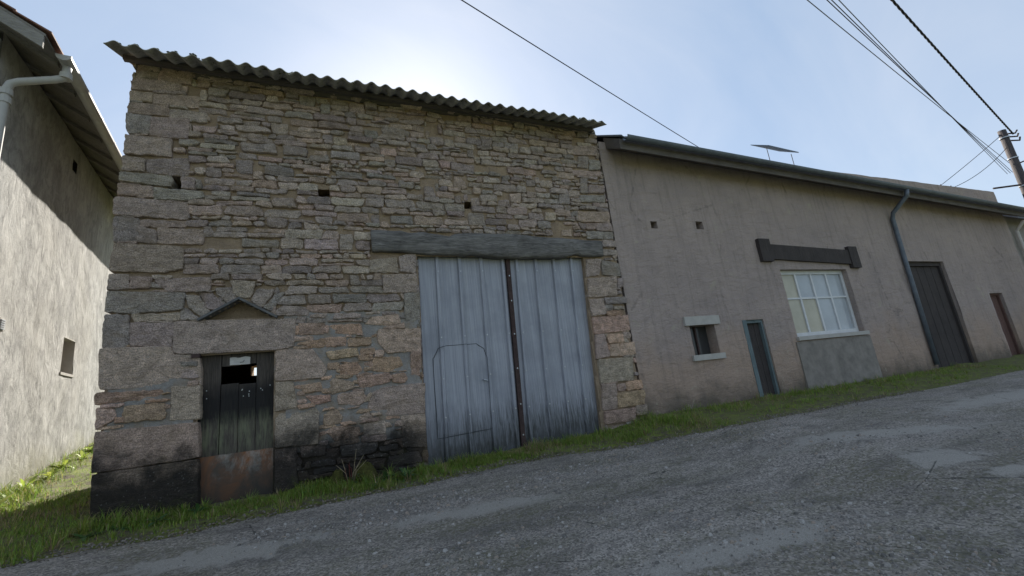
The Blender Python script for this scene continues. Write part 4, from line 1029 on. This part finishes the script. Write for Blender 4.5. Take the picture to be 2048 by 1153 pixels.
dr = fchild(MB().box(24.2,25.2,.66,.72,.1,2.3).build('door', M['brown_door'])); MB().tube([(25.05,.66,1.2),(25.05,.6,1.2)], .02, 6).build('handle', M['screw'], dr)

# ------------------------------------------------------------------ utility pole and wires
PX, PY = 18.0, -.89
pole = empty('utility_pole', (PX, PY, .12)); pinv = Matrix.Translation((-PX, -PY, -.12))
tag(pole, 'grey-brown wooden utility pole at the far end of the lane', 'pole')
def pchild(o): o.parent = pole; o.matrix_parent_inverse = pinv; return o
M['pole'] = wood('pole_timber', (0.05, 0.042, 0.042), (0.10, 0.085, 0.085), 'z', 0.7)
pchild(MB().tube([(PX,PY,-.3),(PX,PY,3),(PX,PY,6.5)], [.13,.11,.09], 14).build('shaft', M['pole'], smooth=True))
for z in (6.25, 5.6, 4.75): pchild(MB().tube([(PX,PY,z),(PX,PY,z+.03)], .112, 14).build('band', M['screw']))
pchild(MB().tube([(PX+.1,PY-.05,5.45),(PX+.25,PY-.18,5.5),(PX+.3,PY-.25,5.95),(PX+.55,PY-.6,6.15),(PX+1.0,PY-1.2,6.25)], .022, 7).build('lamp_bracket', M['rust_bar'], smooth=True))
pchild(MB().tube([(PX-.75,PY+.35,4.80),(PX+.8,PY-.4,4.80)], .025, 6).build('crossarm', M['rust_bar']))
for q, dz in enumerate((6.38, 6.28, 6.16)): pchild(MB().tube([(PX+.1,PY-.06,dz),(PX+.25+.05*q,PY-.16,dz-.02),(PX+.3,PY-.2,dz+.06)], .022, 6).build('cable_clamp', M['rust_bar']))
M['wire'] = simple('black_cable', (0.025, 0.025, 0.028), 0.6, 0.1, 5, 0)
M['wire_grey'] = simple('grey_wire', (0.10, 0.11, 0.12), 0.5, 0.1, 5, 0)
def wire_pts(p, q, sag, n=40):
    p, q = Vector(p), Vector(q)
    return [p.lerp(q, t) - Vector((0, 0, 4*sag*t*(1-t))) for t in np.linspace(0, 1, n)]
def extend(p, q, x):    # straight on through q from p to a given x
    p, q = Vector(p), Vector(q); return q + (q-p) * ((x-q.x)/(q.x-p.x))
# thick twisted cable
P0 = (PX+.2, PY-.13, 6.34); P1 = extend(P0, (9.66,-2.63,7.08), -8)
base = wire_pts(P0, P1, .12, 520); mb = MB()
for ph in (0, 2.09, 4.19):
    mb.tube([p + Vector((0, math.sin(i*.55+ph), math.cos(i*.55+ph)))*.012 for i, p in enumerate(base)], .011, 5)
o = mb.build('twisted_cable', M['wire'], smooth=True); tag(o, 'thick black twisted cable running down to the top of the utility pole', 'cable')
for nm, q, y1, lab in (('overhead_wire', (8.10,-2.20,7.0), .80, 'thin grey overhead wire, left of the bundle at upper right'),
                       ('overhead_wire', (8.45,-2.30,7.0), .96, 'dark thin overhead wire, left one of the close bundle'),
                       ('overhead_wire', (8.52,-2.32,7.02), 1.02, 'dark thin overhead wire, middle one of the close bundle'),
                       ('overhead_wire', (8.66,-2.36,7.0), 1.10, 'pale thin overhead wire, right one of the close bundle')):
    a_ = (24.0, y1, 6.72); o = MB().tube(wire_pts(a_, extend(a_, q, -8), .15, 60), .0085, 5).build(nm, M['wire_grey' if 'grey' in lab or 'pale' in lab else 'wire'], smooth=True)
    tag(o, lab, 'wire', 'overhead wires at upper right')
a_ = (10.9, 2.75, 7.0); o = MB().tube(wire_pts(a_, extend(a_, (2.07,-.56,7.0), -8), .05, 60), .010, 5).build('overhead_wire', M['wire'], smooth=True)
tag(o, 'single black wire crossing the sky above the barn roof', 'wire')
br = MB().tube([(10.9,2.75,6.5),(10.9,2.75,7.05)], .02, 6).tube([(10.8,2.75,7.0),(11.0,2.75,7.0)], .018, 6).build('ridge_bracket', M['rust_bar'], nr)
for p, q, sag, lab in (((PX-.1,PY,6.36),(16.7,.28,5.27),.02,'straight service wire from the pole top to the long building'), ((PX-.1,PY,5.95),(17.25,.28,5.22),.13,'sagging service wire from the pole to the long building')):
    o = MB().tube(wire_pts(p, q, sag), .0085, 5).build('service_wire', M['wire'], smooth=True); tag(o, lab, 'wire', 'service wires from the pole')
for x in (16.7, 17.25): MB().tube([(x,.28,nz_(x,.28)-.02),(x,.28,5.30)], .014, 6).build('wire_stub', M['rust_bar'], nr)

# ------------------------------------------------------------------ plants
def leafmat(name, trans=0.35, rough=0.55):
    k = Mat(name, rough); c = k.mix(1.0, k.attr(), k.rng(k.noise(40, 3), .3, .7, .75, 1.3), 'MULTIPLY')
    m = k.done(c); tr = k.n.new('ShaderNodeBsdfTranslucent'); k.l.new(c, tr.inputs['Color'])
    ms = k.n.new('ShaderNodeMixShader'); ms.inputs[0].default_value = trans
    k.l.new(k.b.outputs[0], ms.inputs[1]); k.l.new(tr.outputs[0], ms.inputs[2]); k.l.new(ms.outputs[0], k.n['Material Output'].inputs['Surface'])
    return m
M['leaf'] = leafmat('leaf_green')
class Leaves:
    def __init__(s): s.v = []; s.f = []; s.c = []
    def strip(s, pts, ws, side, col):
        b = len(s.v); n = len(pts)
        for p, w in zip(pts, ws): s.v += [tuple(p - side*w), tuple(p + side*w)]
        s.f += [(b+2*i, b+2*i+1, b+2*i+3, b+2*i+2) for i in range(n-1)]; s.c += [(*col, 1)] * (2*n)
    def blade(s, x, y, z, h, lean, az, w, col):
        d = Vector((math.cos(az), math.sin(az), 0)); sd = Vector((-d.y, d.x, 0)); p = Vector((x, y, z))
        s.strip([p, p + Vector((0,0,h*.6)) + d*lean*.35, p + Vector((0,0,h)) + d*lean], [w, w*.75, w*.08], sd, col)
    def leaf(s, p, az, L, w, rise, droop, col, teeth=True):
        d = Vector((math.cos(az), math.sin(az), 0)); sd = Vector((-d.y, d.x, 0)); pts = []; ws = []
        n = 7
        for i in range(n):
            t = i/(n-1); pts.append(Vector(p) + d*L*t + Vector((0, 0, rise*t - droop*t*t)))
            ws.append(w*math.sin(math.pi*min(.97, .08+.92*t))**.8 * (1 + (.35 if teeth and i % 2 else 0)) + .001)
        ws[-1] = .0015; s.strip(pts, ws, sd, col)
    def obj(s, name, parent=None): return mesh_obj(name, s.v, s.f, M['leaf'], parent, True, s.c)
GREENS = [(.16,.26,.04), (.20,.30,.05), (.13,.22,.04), (.25,.32,.055), (.25,.26,.06)]
STRAW = [(.36,.29,.16), (.26,.20,.11)]
def gcol(): return vary(random.choice(GREENS), .2) if random.random() < .90 else vary(random.choice(STRAW), .2)
L = Leaves(); cnt = 0
while cnt < 46000:
    x = random.uniform(-5.5, 13.5) if random.random() < .55 else random.uniform(-4.0, 5.0)
    e = edge(x); y = random.uniform(e - .02, 0.0)
    inpass = x < XL
    if inpass and random.random() < .8: y = random.uniform(e, 1.2) if random.random() < .6 else random.uniform(e, 6.0)
    wallx = -3.494 - .135*(y-1.08)
    if inpass and y > -.4 and x < wallx + .02: continue
    if inpass and y <= -.4 and x < -5: continue
    if not inpass:
        t = (y-e)/(-e)                    # 0 at the road, 1 at the wall
        w = .04 + .75*sstep(-.05, .35, N3(x*1.6, y*2.4, 31)) + .5*max(0, 1-abs(t-.8)*4)
        if SD[0] < x < SD[1] or 1.1 < x < 3.8: w *= .8
        if x > 4.6: w *= .45
        w *= sstep(.0, .28, t + .35*N3(x*3, y*3, 90)) + .04
        h = random.uniform(.018, .05) + .09*random.random()**2*(.3+t)*sstep(-.2, .3, N3(x*2.1, y*2, 55)+.1)
    else:
        w = .35 + .6*sstep(-.1, .3, N3(x*1.3, y*1.3, 12)); h = random.uniform(.02, .06) + .05*random.random()**3
        if y > .2 and x < wallx + .35: w = 1; h += .07*random.random()
    if random.random() > w: continue
    az = random.uniform(0, 6.28); z = ground_z(x, y) - .004
    L.blade(x, y, z, h, h*random.uniform(.2, 1.0), az, random.uniform(.0018, .0042), gcol() if N3(x*1.1, y*1.4, 77) < .22 or random.random() < .5 else vary(random.choice(STRAW), .2)); cnt += 1
for i in range(150):                       # taller tufts, some gone to straw
    x = random.choice([random.uniform(-2.3, 4.6), random.uniform(-2.3, 1.2), random.uniform(4.6, 12)]); e = edge(x)
    y = random.uniform(e*.5, -.03) if random.random() < .7 else random.uniform(e, e*.5)
    dry = random.random() < .3; hh = random.uniform(.06, .17)
    for q in range(random.randint(10, 26)):
        a_ = random.uniform(0, 6.28); d_ = random.uniform(0, .035)
        xx, yy = x + d_*math.cos(a_), y + d_*math.sin(a_)
        L.blade(xx, yy, ground_z(xx, yy)-.004, hh*random.uniform(.5, 1.1), hh*random.uniform(.2, .9), a_, random.uniform(.002, .004), vary(random.choice(STRAW), .25) if dry and q % 3 else gcol())
o = L.obj('grass'); tag(o, 'short green grass and moss along the foot of the walls', 'grass', kind='stuff')

def rosette(x, y, label, n=11, L0=.13, cat='weed', group='leafy weeds at the foot of the barn', up=.05, name='weed', sun_gain=1.0):
    l = Leaves(); z = ground_z(x, y)
    for i in range(n):
        az = i*2.4 + random.uniform(-.3, .3); Lg = L0*random.uniform(.6, 1.15)
        col = tuple(q*sun_gain for q in vary(random.choice([(.08,.16,.05), (.10,.19,.055), (.075,.14,.055)]), .15))
        l.leaf((0, 0, 0), az, Lg, Lg*.12, up*random.uniform(.7, 2.2), up*random.uniform(.5, 1.6), col)
    if sun_gain > 2: l.c = [(min(.42, c_[0]*1.5), min(.45, c_[1]), c_[2]*.6, 1) for c_ in l.c]  # sunlight put into the leaf colour: brighter and yellower beside the house wall
    o = l.obj(name); o.location = (x, y, z); tag(o, label, cat, group); return o
rosette(-1.90, -.30, 'leafy green weed below the big blackened corner stone', 14, .16)
rosette(-1.62, -.34, 'dandelion-like weed between the corner stone and the plank door', 12, .14)
rosette(-1.32, -.18, 'small upright weed at the left foot of the plank door', 10, .11, up=.12)
rosette(-2.12, -.45, 'flat weed growing at the very corner of the barn', 10, .14)
rosette(-.30, -.20, 'green weed right of the rusty plate door', 12, .13, up=.08)
rosette(.05, -.26, 'pale green weed below the mossy clumps', 10, .11)
rosette(.55, -.24, 'spreading green weed left of the metal door', 16, .18, up=.10)
rosette(.78, -.30, 'bushy green weed nearest the metal door', 14, .15, up=.10)
rosette(.40, -.42, 'low weed in the grass strip before the metal door', 12, .12)
for i, (s, w_) in enumerate(((-.8,.2),(-.35,.2),(.2,.14),(.7,.2),(1.3,.15),(1.9,.2),(2.5,.16),(3.1,.18))):
    p = LH @ Vector((w_, s, 0))
    rosette(p.x, p.y, 'sunlit weed along the rendered house wall, %s from the near end' % ('first', 'second', 'third', 'fourth', 'fifth', 'sixth', 'seventh', 'eighth')[i], 12, random.uniform(.12, .2), 'weed', 'sunlit weeds along the house wall', .10, sun_gain=2.6)
# mossy clumps with dead stems
M['moss'] = simple('cushion_moss', (0.075, 0.075, 0.018), 0.95, 0.45, 30, 1.0, 90, 0.02)
def moss(x, y, rx, rz, label):
    v = []; f = []; n, m = 18, 9
    for j in range(m+1):
        ph = math.pi*.5*j/m
        for i in range(n):
            t = 2*math.pi*i/n; r = 1 + .22*N3(math.cos(t)*2, math.sin(t)*2, x*9+j*.35) + .08*N3(i*1.7, j*1.3, x)
            v.append((math.cos(t)*math.cos(ph)*rx*r, math.sin(t)*math.cos(ph)*rx*.7*r, math.sin(ph)*rz*r - .03))
    f = [(j*n+i, j*n+(i+1) % n, (j+1)*n+(i+1) % n, (j+1)*n+i) for j in range(m) for i in range(n)]
    t = empty('moss_clump', (x, y, ground_z(x, y))); tag(t, label, 'moss', 'moss clumps at the wall foot')
    mesh_obj('cushion', v, f, M['moss'], t, True)
    l = Leaves()
    for p in random.sample(v, 90):
        l.blade(p[0], p[1], p[2]-.004, random.uniform(.012, .03), .012, random.uniform(0, 6.28), .003, vary((.09,.085,.022), .25))
    l.obj('fronds', t)
moss(.02, -.06, .095, .20, 'small brown-green moss clump, left one by the black wall foot')
moss(.33, -.06, .15, .24, 'larger brown-green moss clump, right one by the black wall foot')
M['deadstem'] = simple('dry_stem', (0.26, 0.21, 0.13), 0.8, 0.2); M['redstem'] = simple('red_stem', (0.14, 0.04, 0.035), 0.7, 0.2)
st = empty('dry_weed', (.16, -.12, ground_z(.16, -.12))); tag(st, 'reddish and dry straw stems standing between the two moss clumps', 'weed')
for i in range(9):
    a_ = random.uniform(0, 6.28); ln_ = random.uniform(.18, .42); dx = random.uniform(-.12, .12)
    pts = [(dx*.3, 0, 0), (dx*.6+.02*math.cos(a_), -.03, ln_*.55), (dx+.10*math.cos(a_), -.05-.02*i % .07, ln_*(.95 if i % 3 else .7))]
    MB().tube(pts, [.005, .004, .002], 5).build('stem', M['redstem'] if i % 3 == 0 else M['deadstem'], st, True)
l = Leaves()
for i in range(14): l.leaf((random.uniform(-.1, .1), random.uniform(-.08, .0), random.uniform(.02, .14)), random.uniform(0, 6.28), .07, .012, .03, .03, vary((.06,.11,.045), .2))
l.obj('leaves', st)

lt = Leaves()
for i in range(900):
    x = random.uniform(-2.6, 10); e = edge(x); y = e + abs(random.gauss(0, .18)) - .06 if random.random() < .6 else random.uniform(e, -.05)
    if y > -.03: continue
    z = max(ground_z(x, y), g(x, y) + .014) + .004; s_ = random.uniform(.006, .02)
    lt.leaf((x, y, z), random.uniform(0, 6.28), s_*2, s_*.45, random.uniform(0, .01), random.uniform(0, .008), vary(random.choice([(.16,.10,.05), (.11,.075,.045), (.22,.16,.09), (.07,.055,.04)]), .25), False)
o = lt.obj('leaf_litter'); tag(o, 'dry brown leaf scraps scattered along the grass verge', 'litter', kind='stuff')
sp_ = []
for i in range(2600):
    x = random.uniform(-2.6, 9); y = edge(x) + random.gauss(.03, .09)
    if y < -.02: sp_.append((x, y, random.uniform(.004, .013)))
v, f, cols = chip_mesh(sp_)
v = [(a, b, c_ + max(0, ground_z(a, b) - g(a, b) - .012)) for a, b, c_ in v]
cols = [(c_[0]*.7, c_[1]*.66, c_[2]*.6, 1) for c_ in cols]
o = mesh_obj('verge_grit', v, f, M['chip'], cols=cols); tag(o, 'dirty grit crumbling from the road edge into the verge', 'gravel', kind='stuff')
